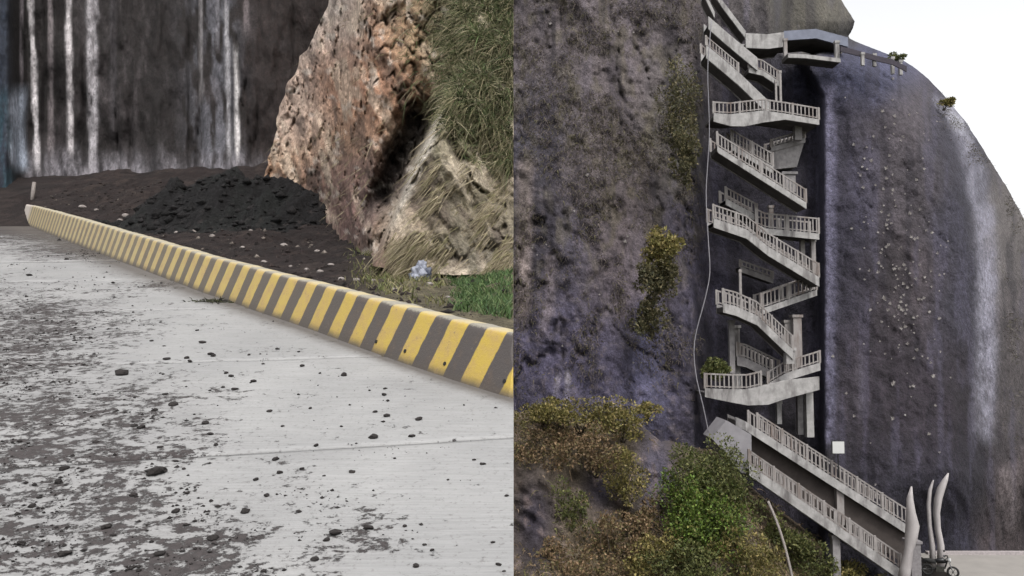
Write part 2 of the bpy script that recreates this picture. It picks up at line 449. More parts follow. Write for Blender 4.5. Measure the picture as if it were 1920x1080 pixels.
# slabs between cast joints; each joint is a line across the road given at x=-45 and x=0
def joint(p0, p1):
    A, B = road_hit(*p0)[:2], road_hit(*p1)[:2]
    k = (B[1] - A[1]) / (B[0] - A[0])
    return (A[1] + k * (-45 - A[0]), A[1] + k * (0 - A[0]))
J = [joint((125, 868), (959, 819)), joint((14, 688), (963, 660))]
k0 = (J[0][1] - J[0][0]) / 45; k1 = (J[1][1] - J[1][0]) / 45
step = J[1][1] - J[0][1]
lines = [(-6 - k0 * 45, -6.0), (J[0][1] - step * 1.05 - k0 * 45, J[0][1] - step * 1.05), J[0], J[1]]
for i in range(1, 9):
    y1 = J[1][1] + step * 1.2 * i
    lines.append((y1 - k1 * 45, y1))
for i in range(len(lines) - 1):
    (a0, a1), (b0, b1) = lines[i], lines[i + 1]
    far = a1 > 12
    xs = np.concatenate([-np.geomspace(45, 8.2, 40), -np.linspace(8, 0, 60 if far else 200)])
    tv = np.linspace(0, 1, 14 if far else 50)
    T, X = np.meshgrid(tv, xs, indexing='ij')
    u = (X + 45) / 45
    ya, yb = a0 + (a1 - a0) * u + 0.013, b0 + (b1 - b0) * u - 0.013
    Y = ya + (yb - ya) * T
    # worn arrises along the joints
    drop = 0.006 * (np.exp(-((Y - ya) / 0.012)) + np.exp(-((yb - Y) / 0.012)))
    Z = SL * Y - drop + (fbm(X * 2, Y * 2, seed=5, o=3) - 0.5) * 0.008
    V = np.stack([X, Y, Z], -1).reshape(-1, 3)
    px, py = to_px(V)
    mm = mud_map(px, py) * (V[:, 1] > 1.2) + 0.5 * (V[:, 1] <= 1.2)
    dk = kerb_dist(V[:, 0], V[:, 1])
    g = np.exp(-np.clip(-dk, 0, 9) / (0.15 + 0.06 * np.clip(V[:, 1] - 7, 0, 30)))
    nr, nc = X.shape
    # edge skirts give the slab its thickness at the joints
    ring = np.concatenate([np.arange(nc), nc * (nr - 1) + np.arange(nc)])
    low = V[ring] - np.array([0, 0, 0.013])
    Vall = np.concatenate([V, low])
    base = nr * nc
    sk = []
    i0 = np.arange(nc - 1)
    sk.append(np.stack([base + i0, base + i0 + 1, i0 + 1, i0], -1))
    r2 = nc * (nr - 1)
    sk.append(np.stack([r2 + i0, r2 + i0 + 1, base + nc + i0 + 1, base + nc + i0], -1))
    fc = np.concatenate([grid_faces(nr, nc)] + sk)
    me = np_mesh('slab', Vall, fc, attrs={'mud': np.concatenate([mm, mm[ring]]), 'gutter': np.concatenate([g, g[ring]])})
    link('slab', me, M_road, road)

# terrace under the road, seen only from the side
mb = MB()
mb.hexa([(-46, -6, -30), (-0.05, -6, -30), (-0.05, 40, -30), (-46, 40, -30), (-46, -6, SL * -6 - .2), (-0.05, -6, SL * -6 - .2), (-0.05, 40, SL * 40 - .3), (-46, 40, SL * 40 - .3)])
tag(mb.build('retaining_wall', M_retain), 'concrete retaining wall carrying the edge of the road terrace', 'wall')

# the verge and debris bed behind the kerb
xs = -np.concatenate([np.linspace(46, 16.2, 60), np.linspace(16, 0, 190)])
ys = np.concatenate([np.linspace(3, 22, 240), np.linspace(22.2, 36, 80)])
X, Y = np.meshgrid(xs, ys)
Z = bed_z(X, Y) + bed_n(X, Y)
V = np.stack([X, Y, Z], -1).reshape(-1, 3)
px, py = to_px(V)
n1 = fbm(V[:, 0] * 1.3, V[:, 1] * 1.3, seed=21, o=5)
n2 = fbm(V[:, 0] * 5, V[:, 1] * 5, seed=29, o=4)
c = lin((62, 48, 47)) * (0.5 + n1[:, None] * 1.0)
w = sstep(0.52, 0.68, n2) * 0.6
c = c * (1 - w[:, None]) + lin((104, 88, 82)) * w[:, None]
gr = sstep(610, 760, px) * sstep(470, 505, py)
g2 = lin((112, 104, 84)) * (0.55 + 0.9 * n2[:, None])
c = c * (1 - gr[:, None]) + g2 * gr[:, None]
c = c * (0.45 + .5 * gr[:, None])
bed = link('ground', np_mesh('ground', V, grid_faces(*X.shape), c), M_soil)
tag(bed, kind='structure')

# kerb: battered concrete upstand painted in yellow and grey stripes
prof = np.array([(0.0, -0.06), (0.0, 0.0), (0.025, 0.09), (0.05, 0.18), (0.08, 0.28), (0.10, 0.355), (0.108, 0.383), (0.122, 0.402), (0.145, 0.41), (0.28, 0.412), (0.305, 0.40), (0.315, 0.35), (0.32, -0.06), (0.0, -0.0601)])
_kpx, _ = to_px(np.stack([KL[:, 0], KL[:, 1], SL * KL[:, 1]], -1))
_marks = np.array([927, 862, 800, 747, 698, 652, 611, 573, 539, 507, 480.])
_ms = np.interp(-_marks, -_kpx, KS)

PAIR = float(np.polyfit(np.arange(len(_ms)), _ms, 1)[0]); S0 = float(np.polyfit(np.arange(len(_ms)), _ms, 1)[1])

n, k = len(KL), len(prof)
V = np.empty((n, k, 3)); U = np.empty((n, k)); H = np.empty((n, k)); UF = np.empty((n, k))
wob = (fbm(KS * 0.8, 0 * KS, seed=8, o=3) - 0.5)
for j, (o_, h_) in enumerate(prof):
    fade = 1.12 + 0.36 * sstep(6, 22, KL[:, 1])
    q = KL + KN * (o_ + wob * 0.03)[:, None]
    V[:, j, :2] = q
    V[:, j, 2] = SL * KL[:, 1] + h_ * fade + wob * 0.012 * (h_ > 0.05)
    chip = (fbm(KS * 9, np.full(n, h_ * 9 + j), seed=12, o=3) - 0.5) * 0.012
    V[:, j, 2] += chip * (h_ > 0.2)
    U[:, j] = (KS - S0) / PAIR + 0.52 + 0.42 * min(h_, 0.40) / 0.40 + 0.10 * max(0, o_ - 0.122) / 0.2
    H[:, j] = h_
    UF[:, j] = KS
Vf = V.reshape(-1, 3)
fc = grid_faces(n, k, flip=True)
cap0 = Vf[:k]; cap1 = Vf[-k:]
c0i, c1i = len(Vf), len(Vf) + 1
Vall = np.concatenate([Vf, [cap0.mean(0)], [cap1.mean(0)]])
tri = [(c0i, i + 1, i) for i in range(k - 1)] + [(c1i, (n - 1) * k + i, (n - 1) * k + i + 1) for i in range(k - 1)]
q = np.concatenate([fc, np.array([(a, b_, c_, c_) for a, b_, c_ in tri])])
me = bpy.data.meshes.new('kerb')
me.from_pydata([tuple(v) for v in Vall], [], [tuple(f) for f in fc] + tri)
me.polygons.foreach_set('use_smooth', np.ones(len(me.polygons), bool)); me.update()
for nm_, arr in (('su', U), ('sh', H), ('sd', UF)):
    a = me.attributes.new(nm_, 'FLOAT', 'POINT')
    a.data.foreach_set('value', np.concatenate([arr.ravel(), [arr[0].mean(), arr[-1].mean()]]).astype(np.float32))
trim_edge(me)
m, t, b, nd, lk = new_mat('striped_kerb_paint')
pos = geo_pos(nd)
A = {}
for nm_ in ('su', 'sh', 'sd'):
    a = nd.new('ShaderNodeAttribute'); a.attribute_name = nm_; A[nm_] = a.outputs['Fac']
wig = noise_node(nd, lk, 11, 4, 0.6, pos)
uu = mathn('ADD', A['su'], mathn('MULTIPLY', mathn('SUBTRACT', wig.outputs['Fac'], 0.5), 0.07))
fr = mathn('FRACT', uu)
st = mathn('MULTIPLY', ramp(nd, lk, fr, [(0.0, (0, 0, 0)), (0.02, (1, 1, 1))]).outputs['Color'], ramp(nd, lk, fr, [(0.50, (1, 1, 1)), (0.525, (0, 0, 0))]).outputs['Color'])
spn = noise_node(nd, lk, 7, 7, 0.7, pos)
fn = noise_node(nd, lk, 45, 5, 0.7, pos)
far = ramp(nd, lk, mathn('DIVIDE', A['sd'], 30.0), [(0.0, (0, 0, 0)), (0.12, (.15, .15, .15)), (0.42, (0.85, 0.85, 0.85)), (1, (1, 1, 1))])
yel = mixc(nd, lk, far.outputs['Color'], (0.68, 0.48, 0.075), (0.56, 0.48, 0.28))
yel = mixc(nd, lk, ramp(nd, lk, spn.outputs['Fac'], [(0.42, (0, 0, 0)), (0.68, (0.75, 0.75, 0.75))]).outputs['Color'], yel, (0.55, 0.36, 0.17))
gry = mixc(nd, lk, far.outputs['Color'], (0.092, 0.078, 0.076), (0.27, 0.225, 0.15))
gry = mixc(nd, lk, ramp(nd, lk, spn.outputs['Fac'], [(0.5, (0, 0, 0)), (0.72, (0.7, 0.7, 0.7))]).outputs['Color'], gry, (0.15, 0.105, 0.075))
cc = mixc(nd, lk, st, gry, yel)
# cream top with the light on it painted in, and chips
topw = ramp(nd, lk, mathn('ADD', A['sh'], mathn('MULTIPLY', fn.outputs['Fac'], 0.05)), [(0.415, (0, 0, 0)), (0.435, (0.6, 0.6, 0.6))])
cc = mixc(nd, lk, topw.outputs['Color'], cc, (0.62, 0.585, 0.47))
chipm = ramp(nd, lk, mathn('ADD', mathn('MULTIPLY', fn.outputs['Fac'], 0.6), mathn('MULTIPLY', spn.outputs['Fac'], 0.4)), [(0.57, (0, 0, 0)), (0.62, (0.7, 0.7, 0.7))])
cc = mixc(nd, lk, chipm.outputs['Color'], cc, (0.20, 0.165, 0.13))
low = ramp(nd, lk, mathn('ADD', A['sh'], mathn('MULTIPLY', spn.outputs['Fac'], 0.10)), [(0.055, (0.9, 0.9, 0.9)), (0.115, (0, 0, 0))])
cc = mixc(nd, lk, low.outputs['Color'], cc, (0.13, 0.11, 0.095))
endm = ramp(nd, lk, mathn('DIVIDE', A['sd'], float(KS[-1])), [(0.94, (0, 0, 0)), (0.965, (1, 1, 1))])
cc = mixc(nd, lk, endm.outputs['Color'], cc, (0.62, 0.55, 0.50))
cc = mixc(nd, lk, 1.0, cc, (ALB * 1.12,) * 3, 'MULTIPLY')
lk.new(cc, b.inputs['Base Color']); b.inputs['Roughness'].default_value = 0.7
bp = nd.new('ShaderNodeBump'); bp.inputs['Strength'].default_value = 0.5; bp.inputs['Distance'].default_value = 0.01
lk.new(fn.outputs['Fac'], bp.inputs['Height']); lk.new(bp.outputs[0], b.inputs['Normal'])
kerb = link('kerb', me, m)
tag(kerb, 'long battered kerb painted in yellow and grey stripes beside the concrete road', 'kerb')

for hx_, hy_ in [(708, 645), (762, 660), (833, 683), (945, 722)]:        # weep holes low in the yellow stripes
    i = int(np.argmin(np.abs(_kpx - hx_ + 5)))
    mb = MB(); c0_ = np.array([*(KL[i] + KN[i] * .032), SL * KL[i, 1] + .10])
    n3 = np.array([KN[i][0], KN[i][1], -.28])
    mb.tube([c0_ - n3 * .012, c0_ + n3 * .02], .017, 10)
    mb.build('weep_hole', M_tyre, kerb)
# low concrete channel strip behind the near part of the kerb
sel = np.nonzero(KL[:, 1] < 9.6)[0]
mb = MB()
prev = None
prof2 = [(0.34, 0.05), (0.342, 0.37), (0.37, 0.40), (0.62, 0.41), (0.66, 0.38), (0.665, 0.05), (0.34, 0.0499)]
vs = []
for i in sel[::4]:
    for (o_, h_) in prof2:
        qn = KL[i] + KN[i] * (o_ + 0.03 * math.sin(i * .05))
        vs.append((qn[0], qn[1], SL * KL[i, 1] + h_ + rnd.uniform(-.008, .008)))
kk = len(prof2); ns = len(sel[::4])
fs = [(i * kk + j, i * kk + j + 1, (i + 1) * kk + j + 1, (i + 1) * kk + j) for i in range(ns - 1) for j in range(kk - 1)]
mb.add(vs, fs)
_ge = mb.build('gutter_edging', mat_plain('mossy_concrete', (0.40, 0.37, 0.31), 0.9, 6, 0.35, 0.5, 0.01, 40, stain=(0.13, 0.12, 0.07), stain_scale=5))
trim_edge(_ge.data)
tag(_ge, 'pale mossy concrete edging behind the striped kerb', 'edging')

# ------------------------------------------------------------------ LEFT: dark streaked rock wall
WD = 30.0
cols_ = np.arange(-420, 800, 3.5); rows_ = np.arange(-330, 420, 4.0)
PX, PY = np.meshgrid(cols_, rows_)
Dw = WD + 0.0022 * (PX - 300) + 1.2 * (fbm(PX * .006, PY * .003, seed=40, o=4) - .5) + 0.9 * (fbm(PX * .03, PY * .010, seed=41, o=5) - .5) + .35 * np.exp(-np.abs(fbm(PX * .03, PY * .0016, seed=43, o=3) - .5) / .02) - 2.2 * np.exp(-((PX + 40) / 45) ** 2) * 0
Dw = Dw - 0.25 * (sstep(330, 250, PY) * 0 + sstep(250, 330, PY))
Dw = Dw + (200 - PY) * 0.0018
# buttress at the far left with a pale flank
Dw = Dw - 1.6 * sstep(42, 12, PX)
Vw = at(PX, PY, Dw)
nA = fbm(PX * .02, PY * .006, seed=50, o=5); nB = fbm(PX * .09, PY * .02, seed=51, o=4); nC = fbm(PX * .012, PY * .012, seed=52, o=4)
c = lin((34, 29, 29))[None, None] * (0.35 + 0.8 * nA)[..., None]
def blend(c, w, rgb, vary=None):
    w = np.clip(w, 0, 1)[..., None]
    r = lin(rgb)
    if vary is not None: r = r * vary[..., None]
    return c * (1 - w) + r * w
c = blend(c, sstep(420, 480, PX) * 0.4, (44, 32, 29))
c = blend(c, np.exp(-((PX - 400) / 45) ** 2) * sstep(0.42, 0.6, nB) * .55, (112, 112, 120))
c = blend(c, np.exp(-((PX - 250) / 60) ** 2) * sstep(0.5, 0.7, nB) * .25, (90, 84, 86))
c = blend(c, sstep(0.62, 0.75, nC) * .3, (76, 70, 72))
def streak(c, x0, wpx, rgb, top, bot, a=1.0, drift=0, brk=0.35):
    xx = x0 + drift * (PY - 0) / 300 + 3.0 * (fbm(PY * .02, 0 * PY + x0, seed=60, o=3) - .5)
    w = np.exp(-(np.abs(PX - xx) / (wpx * (.55 + .9 * fbm(PY * .035, 0 * PY + x0 * 3, seed=62, o=3)))) ** 4)
    fade = sstep(top - 60, top, PY) * sstep(bot + 15, bot - 25, PY)
    w = w * fade * a * (1 - brk * sstep(.45, .7, fbm(PX * .05 + x0, PY * .02, seed=61, o=4)))
    return blend(c, w, rgb)
c = streak(c, 40, 3.2, (125, 118, 122), -400, 160, .8)
c = streak(c, 58, 5, (205, 200, 202), -400, 320, 1.0, 12)
c = streak(c, 94, 5, (128, 120, 122), -400, 300, .75, 2)
c = streak(c, 128, 5, (190, 184, 186), -400, 290, .95, 4)
c = streak(c, 172, 10, (168, 164, 168), -400, 340, 1.0, 3, .5)
c = streak(c, 377, 3.5, (140, 136, 138), -400, 190, .8)
c = streak(c, 424, 4, (160, 158, 162), -400, 300, .85, 6)
c = streak(c, 441, 4.5, (200, 196, 196), 130, 305, .9, 4)
c = streak(c, 408, 4, (120, 118, 124), -400, 90, .7)
c = streak(c, 462, 5, (130, 120, 122), -400, 60, .5)
c = streak(c, 212, 6, (84, 80, 84), -400, 260, .4)
# pale lime crust along the foot
foot = 0.8 * sstep(270, 330, PY + 40 * (fbm(PX * .05, 0 * PY, seed=63, o=3) - .5)) * sstep(40, 60, PX)
c = blend(c, foot * (0.35 + 0.65 * sstep(.35, .6, nB)), (138, 134, 140), 0.5 + 0.8 * nB)
# buttress: bluish shadow and teal shade painted in, and the pale flake
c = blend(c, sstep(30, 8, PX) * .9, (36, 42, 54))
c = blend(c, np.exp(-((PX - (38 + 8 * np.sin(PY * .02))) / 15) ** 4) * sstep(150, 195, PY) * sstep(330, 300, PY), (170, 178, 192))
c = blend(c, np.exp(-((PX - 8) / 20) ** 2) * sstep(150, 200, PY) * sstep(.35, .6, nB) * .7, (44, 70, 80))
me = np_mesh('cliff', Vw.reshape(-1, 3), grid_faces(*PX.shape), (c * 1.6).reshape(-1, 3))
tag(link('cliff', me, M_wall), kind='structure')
# its top runs back as a shelf so that it is a solid step of ground, not a sheet
Vt = Vw[0]; Vb = Vt + np.array([0, 14, 1.5])
me = np_mesh('cliff_top', np.concatenate([Vt, Vb]), grid_faces(2, len(Vt), True), np.tile(lin((80, 78, 62)), (2 * len(Vt), 1)))
tag(link('cliff_top', me, M_rock), kind='structure')

# ------------------------------------------------------------------ LEFT: the earth bank
foot_px = [(963, 500), (900, 502), (850, 504), (800, 500), (760, 497), (700, 487), (660, 462), (620, 425), (560, 398), (500, 372), (440, 352)]
fx = np.array([p[0] for p in foot_px])[::-1]; fy = np.array([p[1] for p in foot_px])[::-1]
fd = np.array([bed_hit(*p) for p in foot_px])[::-1]
fd = np.minimum(fd, 26.0)
def left_lim(py): return 26 * (fbm(np.asarray(py) * .022, 0.5 + 0 * np.asarray(py), seed=68, o=4) - .5) + np.interp(py, [-300, -60, 0, 40, 95, 105, 125, 160, 200, 260, 320, 360, 420], [700, 648, 622, 604, 570, 556, 560, 546, 528, 512, 494, 486, 480])
cols_ = np.arange(400, 963.01, 2.5); cols_[-1] = 963.0
rows_ = np.linspace(0, 1, 240)
TT, CX = np.meshgrid(rows_, cols_, indexing='ij')
ftop = -300.0
fpy = np.interp(CX, fx, fy) + 12
PY = fpy + (ftop - fpy) * TT
LL = left_lim(PY)
ex = np.clip(LL - CX, 0, None)
PX = np.maximum(CX, LL) + ex * 0.35
PX = np.where(ex > 0, LL + ex * 0.25, PX)
Df = np.interp(PX, fx, fd)
rise = np.clip(fpy - PY, 0, None)
D = Df - 0.25 + rise * Df / F * 0.52
# slab ridge: the part right of the ridge stands proud, the gully beside it is cut back
rx_ = np.interp(PY, [60, 195, 260, 350, 430, 490, 520], [905, 832, 802, 762, 727, 702, 690])
rw = sstep(60, 200, PY)
D = D - rw * 1.1 * sstep(-8, 6, PX - rx_) * (1 - 0.75 * sstep(20, 170, PX - rx_))
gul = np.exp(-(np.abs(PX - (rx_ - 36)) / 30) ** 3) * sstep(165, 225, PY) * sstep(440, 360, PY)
D = D + 1.5 * gul
D = D + (1 - rw) * 0.0
W0 = at(PX, PY, D)
nz = fbm(W0[..., 0] * .8, W0[..., 2] * .8, W0[..., 1] * .8, o=5, seed=70) - .5
# strata running down to the left
sx = W0[..., 0] * 0.85 + W0[..., 2] * 0.5; sy = -W0[..., 0] * .5 + W0[..., 2] * .85
rz_ = ridged(sx * 2.6, sy * 0.7, W0[..., 1] * .6, o=4, seed=73) - .5
nf = fbm(W0[..., 0] * 4, W0[..., 2] * 4, W0[..., 1] * 4, o=4, seed=76) - .5
D = D + (1.1 * nz + 0.6 * rz_ + 0.42 * nf) * sstep(0, 0.06, TT) * 1.1 * (0.85 + 0.15 * (PX < rx_))
D = D + np.where(ex > 0, ex * 0.06, 0)
_ck = np.exp(-np.abs(fbm(W0[..., 0] * .9, W0[..., 2] * .9, W0[..., 1] * .9, o=4, seed=77) - .5) / .010) + np.exp(-np.abs(fbm(sx * 1.2, sy * .5, W0[..., 1], o=4, seed=78) - .5) / .012)
D = D + .22 * _ck * sstep(0, .06, TT)
D = np.minimum(D, WD + 1.5)
Vk = at(PX, PY, D)
nA = fbm(PX * .012, PY * .012, seed=80, o=5); nB = fbm(sx * 3.0, sy * .8, seed=81, o=5); nC = fbm(PX * .06, PY * .06, seed=82, o=4)
wx = PX + 70 * (fbm(PX * .015, PY * .015, seed=83) - .5); wy = PY + 70 * (fbm(PX * .015, PY * .015, seed=84) - .5)
BL = [(600, 40, 60, 70, (186, 172, 162), 1.2), (560, 200, 50, 80, (172, 148, 132), 1.1), (700, 60, 80, 60, (166, 126, 98), 1.0), (690, 150, 80, 60, (172, 122, 92), 1.4),
      (650, 230, 60, 60, (150, 116, 90), 1.0), (540, 300, 60, 50, (168, 130, 98), 1.0), (620, 330, 70, 50, (116, 88, 78), 1.2), (690, 400, 60, 70, (112, 84, 78), 1.0),
      (770, 80, 50, 80, (150, 126, 92), .8), (860, 60, 70, 100, (104, 98, 72), 1.2), (900, 200, 80, 90, (92, 90, 62), 1.2), (930, 330, 60, 90, (100, 90, 72), 1.0),
      (840, 400, 90, 90, (132, 122, 102), 1.2), (760, 440, 50, 60, (160, 140, 118), 1.0), (930, 470, 70, 50, (100, 94, 82), 1.0), (700, 500, 50, 40, (120, 94, 80), .8)]
num = 0; den = 1e-6
for cx, cy, ra, rb, rgb, a in BL:
    w = a * np.exp(-((wx - cx) / ra) ** 2 - ((wy - cy) / rb) ** 2) + 1e-5
    num = num + w[..., None] * lin(rgb); den = den + w
c = num / den[..., None]
c = c * (0.55 + 0.9 * nA)[..., None]
c = blend(c, sstep(.52, .66, nB) * .5, (196, 178, 156))
c = blend(c, sstep(.44, .34, nB) * .6, (74, 60, 54))
c = blend(c, _ck * .35, (70, 54, 46))
c = blend(c, gul * .85, (62, 55, 54))  # dark soil of the gully, with part of its shade painted in
rl = np.exp(-((PX - rx_ - 6) / 9) ** 2) * sstep(185, 215, PY) * sstep(480, 330, PY)
c = blend(c, rl * .9, (200, 190, 176))  # lit edge of the slab ridge, brightened in the colour
c = blend(c, sstep(.66, .72, nC) * .35 * (PX < rx_), (206, 196, 184))
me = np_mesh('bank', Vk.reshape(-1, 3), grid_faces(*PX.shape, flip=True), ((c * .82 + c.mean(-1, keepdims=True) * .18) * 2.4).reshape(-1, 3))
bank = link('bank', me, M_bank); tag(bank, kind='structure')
BANK = (PX.copy(), PY.copy(), Vk.copy(), ex.copy())
# cut flank of the bank and its top
edge = Vk[:, -1].copy(); edge[:, 0] = -0.01
tt = np.concatenate([np.linspace(0, .3, 40), np.linspace(.32, 1, 30)])
FL = edge[:, None] + np.zeros((1, len(tt), 1)); FL[..., 1] = edge[:, 1:2] + (44 - edge[:, 1:2]) * tt[None]
fln = fbm(FL[..., 1] * .9, FL[..., 2] * .9, seed=88, o=5)
FL[..., 0] = -.01 - .55 * fln * sstep(0, .02, tt)[None]
fc_ = lin((118, 102, 86)) * (.5 + 1.0 * fbm(FL[..., 1] * 2, FL[..., 2] * 2, seed=89, o=4))[..., None] * 1.6
me = np_mesh('bank_flank', FL.reshape(-1, 3), grid_faces(*fln.shape), fc_.reshape(-1, 3))
tag(link('bank_flank', me, M_bank), kind='structure')
tp = Vk[-1].copy(); tb = tp + np.array([0, 16, 2.0])
me = np_mesh('bank_top', np.concatenate([tp, tb]), grid_faces(2, len(tp), True), np.tile(lin((92, 96, 62)), (2 * len(tp), 1)))
tag(link('bank_top', me, M_bank), kind='structure')
# loose block sticking out of the bank edge
def lump(name, loc, r, sq=(1, 1, 1), seed=0, mat=M_clod, sub=2, rough=0.35, parent=None, smooth=False):
    import bmesh
    bm = bmesh.new(); bmesh.ops.create_icosphere(bm, subdivisions=sub, radius=1)
    co = np.array([v.co[:] for v in bm.verts])
    nn = 1 + rough * 2 * (fbm(co[:, 0] * 1.6 + seed, co[:, 1] * 1.6, co[:, 2] * 1.6, o=3, seed=seed) - .5)
    co = co * nn[:, None] * np.array(sq) * r
    for v, q_ in zip(bm.verts, co): v.co = q_
    me = bpy.data.meshes.new(name); bm.to_mesh(me); bm.free()
    if smooth: me.polygons.foreach_set('use_smooth', np.ones(len(me.polygons), bool))
    o = link(name, me, mat, parent); o.location = loc
    return o
D_e = float(np.interp(100, [0, 200], [22, 22]))
# ------------------------------------------------------------------ LEFT: soil heap
hy = bed_hit(450, 440) + 2.6
hc = at(460, 400, hy)
xs = np.linspace(hc[0] - 3.9, hc[0] + 3.7, 280); ys = np.linspace(hy - 2.8, hy + 2.4, 170)
X, Y = np.meshgrid(xs, ys)
# crest line of the heap
hx = 960 + F * (xs / hy)
crest = np.interp(hx, [235, 270, 300, 340, 372, 400, 430, 470, 505, 540, 562, 585, 610, 640, 665], [402, 362, 348, 340, 326, 318, 320, 332, 336, 333, 338, 358, 372, 392, 425])
hr = at(hx, crest, hy)[:, 2] - bed_z(xs, np.full(len(xs), hy))
hr = (np.clip(hr, 0, None) * (1 + .5 * (fbm(xs * 2.6, 0 * xs, seed=96, o=3) - .45)))[None] + 0 * X
yo = (Y - hy - .3 * np.sin(X * 1.3)) / np.where(Y < hy, 1.55, 1.1)
hh = hr * np.exp(-np.abs(yo) ** 2.2)
nh = fbm(X * 1.4, Y * 1.4, seed=90, o=5); nh2 = fbm(X * 4.5, Y * 4.5, seed=91, o=4)
Zh = bed_z(X, Y) - 0.16 + hh + ((nh - .5) * 0.9 + (nh2 - .5) * .35) * np.clip(hh * 2, 0.1, 1)
nh3 = fbm(X * 9, Y * 9, seed=93, o=3)
c = lin((28, 26, 28))[None, None] * (0.5 + 0.9 * nh)[..., None]
c = blend(c, sstep(.6, .7, nh3) * .4 * (hh < .5), (92, 82, 80))
c = blend(c, sstep(.5, .6, fbm(X * 1.2, Y * 1.2, seed=95)) * .5, (38, 42, 40))
me = np_mesh('soil_heap', np.stack([X, Y, Zh], -1).reshape(-1, 3), grid_faces(*X.shape), (c * .8).reshape(-1, 3))
tag(link('soil_heap', me, M_soil), 'heap of black tipped soil against the foot of the earth bank', 'soil heap')

N = 5200
qi = rng.integers(0, X.size, N); hp = np.stack([X, Y, Zh], -1).reshape(-1, 3)[qi]
ok = hh.ravel()[qi] > .06; hp = hp[ok]
HEAPC = (hp, 0.015 + 0.16 * rng.power(.25, len(hp)) ** 2.5)
# scattered stones on the debris bed
def place_on_bed(px, py):
    D = bed_hit(px, py); p = at(px, py, D)
    p[2] = float(bed_z(p[0], p[1]) + bed_n(np.array(p[0]), np.array(p[1])))
    return p
stones = [(532, 456, 9), (416, 412, 6), (344, 424, 9), (352, 372, 12), (236, 402, 7), (155, 388, 7), (225, 411, 5), (455, 470, 5), (362, 440, 6), (300, 402, 5),
          (495, 490, 6), (398, 450, 5), (595, 470, 5), (470, 440, 4), (560, 480, 5), (250, 425, 4), (180, 395, 4), (620, 500, 6), (330, 440, 4), (430, 430, 4), (600, 512, 6),
          (575, 505, 5), (640, 520, 7), (545, 500, 4), (668, 528, 6), (720, 520, 5), (740, 546, 5), (805, 540, 6), (840, 556, 5), (880, 575, 5), (700, 530, 4)]
for i, (x, y, s_) in enumerate(stones):
    p = place_on_bed(x, y); r = s_ * p[1] / F
    o = lump('stone', (p[0], p[1], p[2] + r * .15), r, (1.2, 1, .7), i, M_stone, 2, .35)
    o.rotation_euler[2] = rnd.uniform(0, 6)
    tag(o, 'small pale stone lying in the dark debris behind the kerb', 'stone', 'pale stones in the debris bed')
# little stake at the far end of the kerb
p = place_on_bed(60, 384)
mb = MB(); rr_ = 0.07
mb.tube([(0, 0, -.2), (0.02, 0, .2), (0.03, .02, .55)], [.07, .065, .055], 7)
o = mb.build('stake', M_stone, smooth=True); o.location = p
tag(o, 'short pale stake standing behind the far end of the kerb', 'stake')
# crumpled bag at the foot of the bank
p = place_on_bed(784, 521)
bg = empty('plastic_bag', p); tag(bg, 'crumpled pale bluish plastic bag at the foot of the bank', 'bag')
lump('bag_body', (0, 0, .07), .115, (.9, .8, 1.0), 5, M_bag, 3, .9, bg)
lump('bag_neck', (.05, .02, .16), .06, (.9, .7, 1.5), 9, M_bag, 3, 1.0, bg)
lump('bag_fold', (.10, -.02, .07), .085, (.7, .7, 1.0), 15, M_bag_shade, 3, .9, bg)

# ------------------------------------------------------------------ LEFT: clods and crumbs on the slabs
clods = [(293, 888, 19), (700, 821, 9), (265, 803, 9), (228, 702, 12), (252, 800, 7), (380, 643, 6), (400, 668, 6), (350, 672, 5), (475, 716, 6), (505, 772, 6), (660, 886, 6),
         (645, 704, 7), (720, 741, 6), (727, 752, 4), (703, 773, 5), (725, 781, 7), (785, 787, 7), (772, 819, 6), (582, 766, 4), (567, 687, 5), (905, 871, 5), (889, 863, 4),
         (924, 1018, 5), (593, 836, 6), (517, 862, 7), (524, 887, 6), (566, 880, 5), (690, 991, 9), (612, 1013, 6), (628, 1001, 12), (780, 1062, 6), (796, 1022, 4), (810, 1032, 5),
         (759, 987, 4), (608, 893, 3), (125, 487, 4), (55, 517, 5), (50, 557, 3), (212, 531, 4), (424, 700, 5), (433, 706, 5), (440, 731, 6), (418, 727, 4), (467, 666, 3), (470, 718, 3),
         (330, 866, 6), (345, 880, 4), (300, 840, 5), (310, 740, 5), (325, 760, 9), (290, 770, 6), (385, 795, 7), (395, 815, 6), (405, 835, 5), (170, 634, 4), (313, 674, 6), (356, 678, 5), (395, 665, 6),
         (284, 640, 4), (370, 620, 4), (520, 655, 4), (560, 660, 3), (600, 700, 3), (840, 900, 3), (950, 930, 4), (935, 1060, 6), (945, 1072, 4), (870, 760, 3), (820, 700, 3), (640, 800, 3), (560, 740, 3),
         (700, 920, 3), (740, 860, 3), (800, 850, 2), (650, 940, 3), (530, 800, 4), (560, 960, 6), (590, 1050, 8), (500, 930, 7), (480, 900, 6), (460, 960, 9), (180, 830, 6), (120, 880, 8), (110, 905, 9),
         (60, 950, 7), (250, 930, 8), (330, 960, 8), (200, 990, 9), (400, 1010, 10), (300, 1040, 9), (120, 1040, 10), (40, 1020, 8)]
protos = []
for i in range(7):
    o = lump('soil_clod', (0, 0, 0), 1.0, (1.15, .95, .62), 30 + i, M_clod, 2, .55)
    protos.append(o)
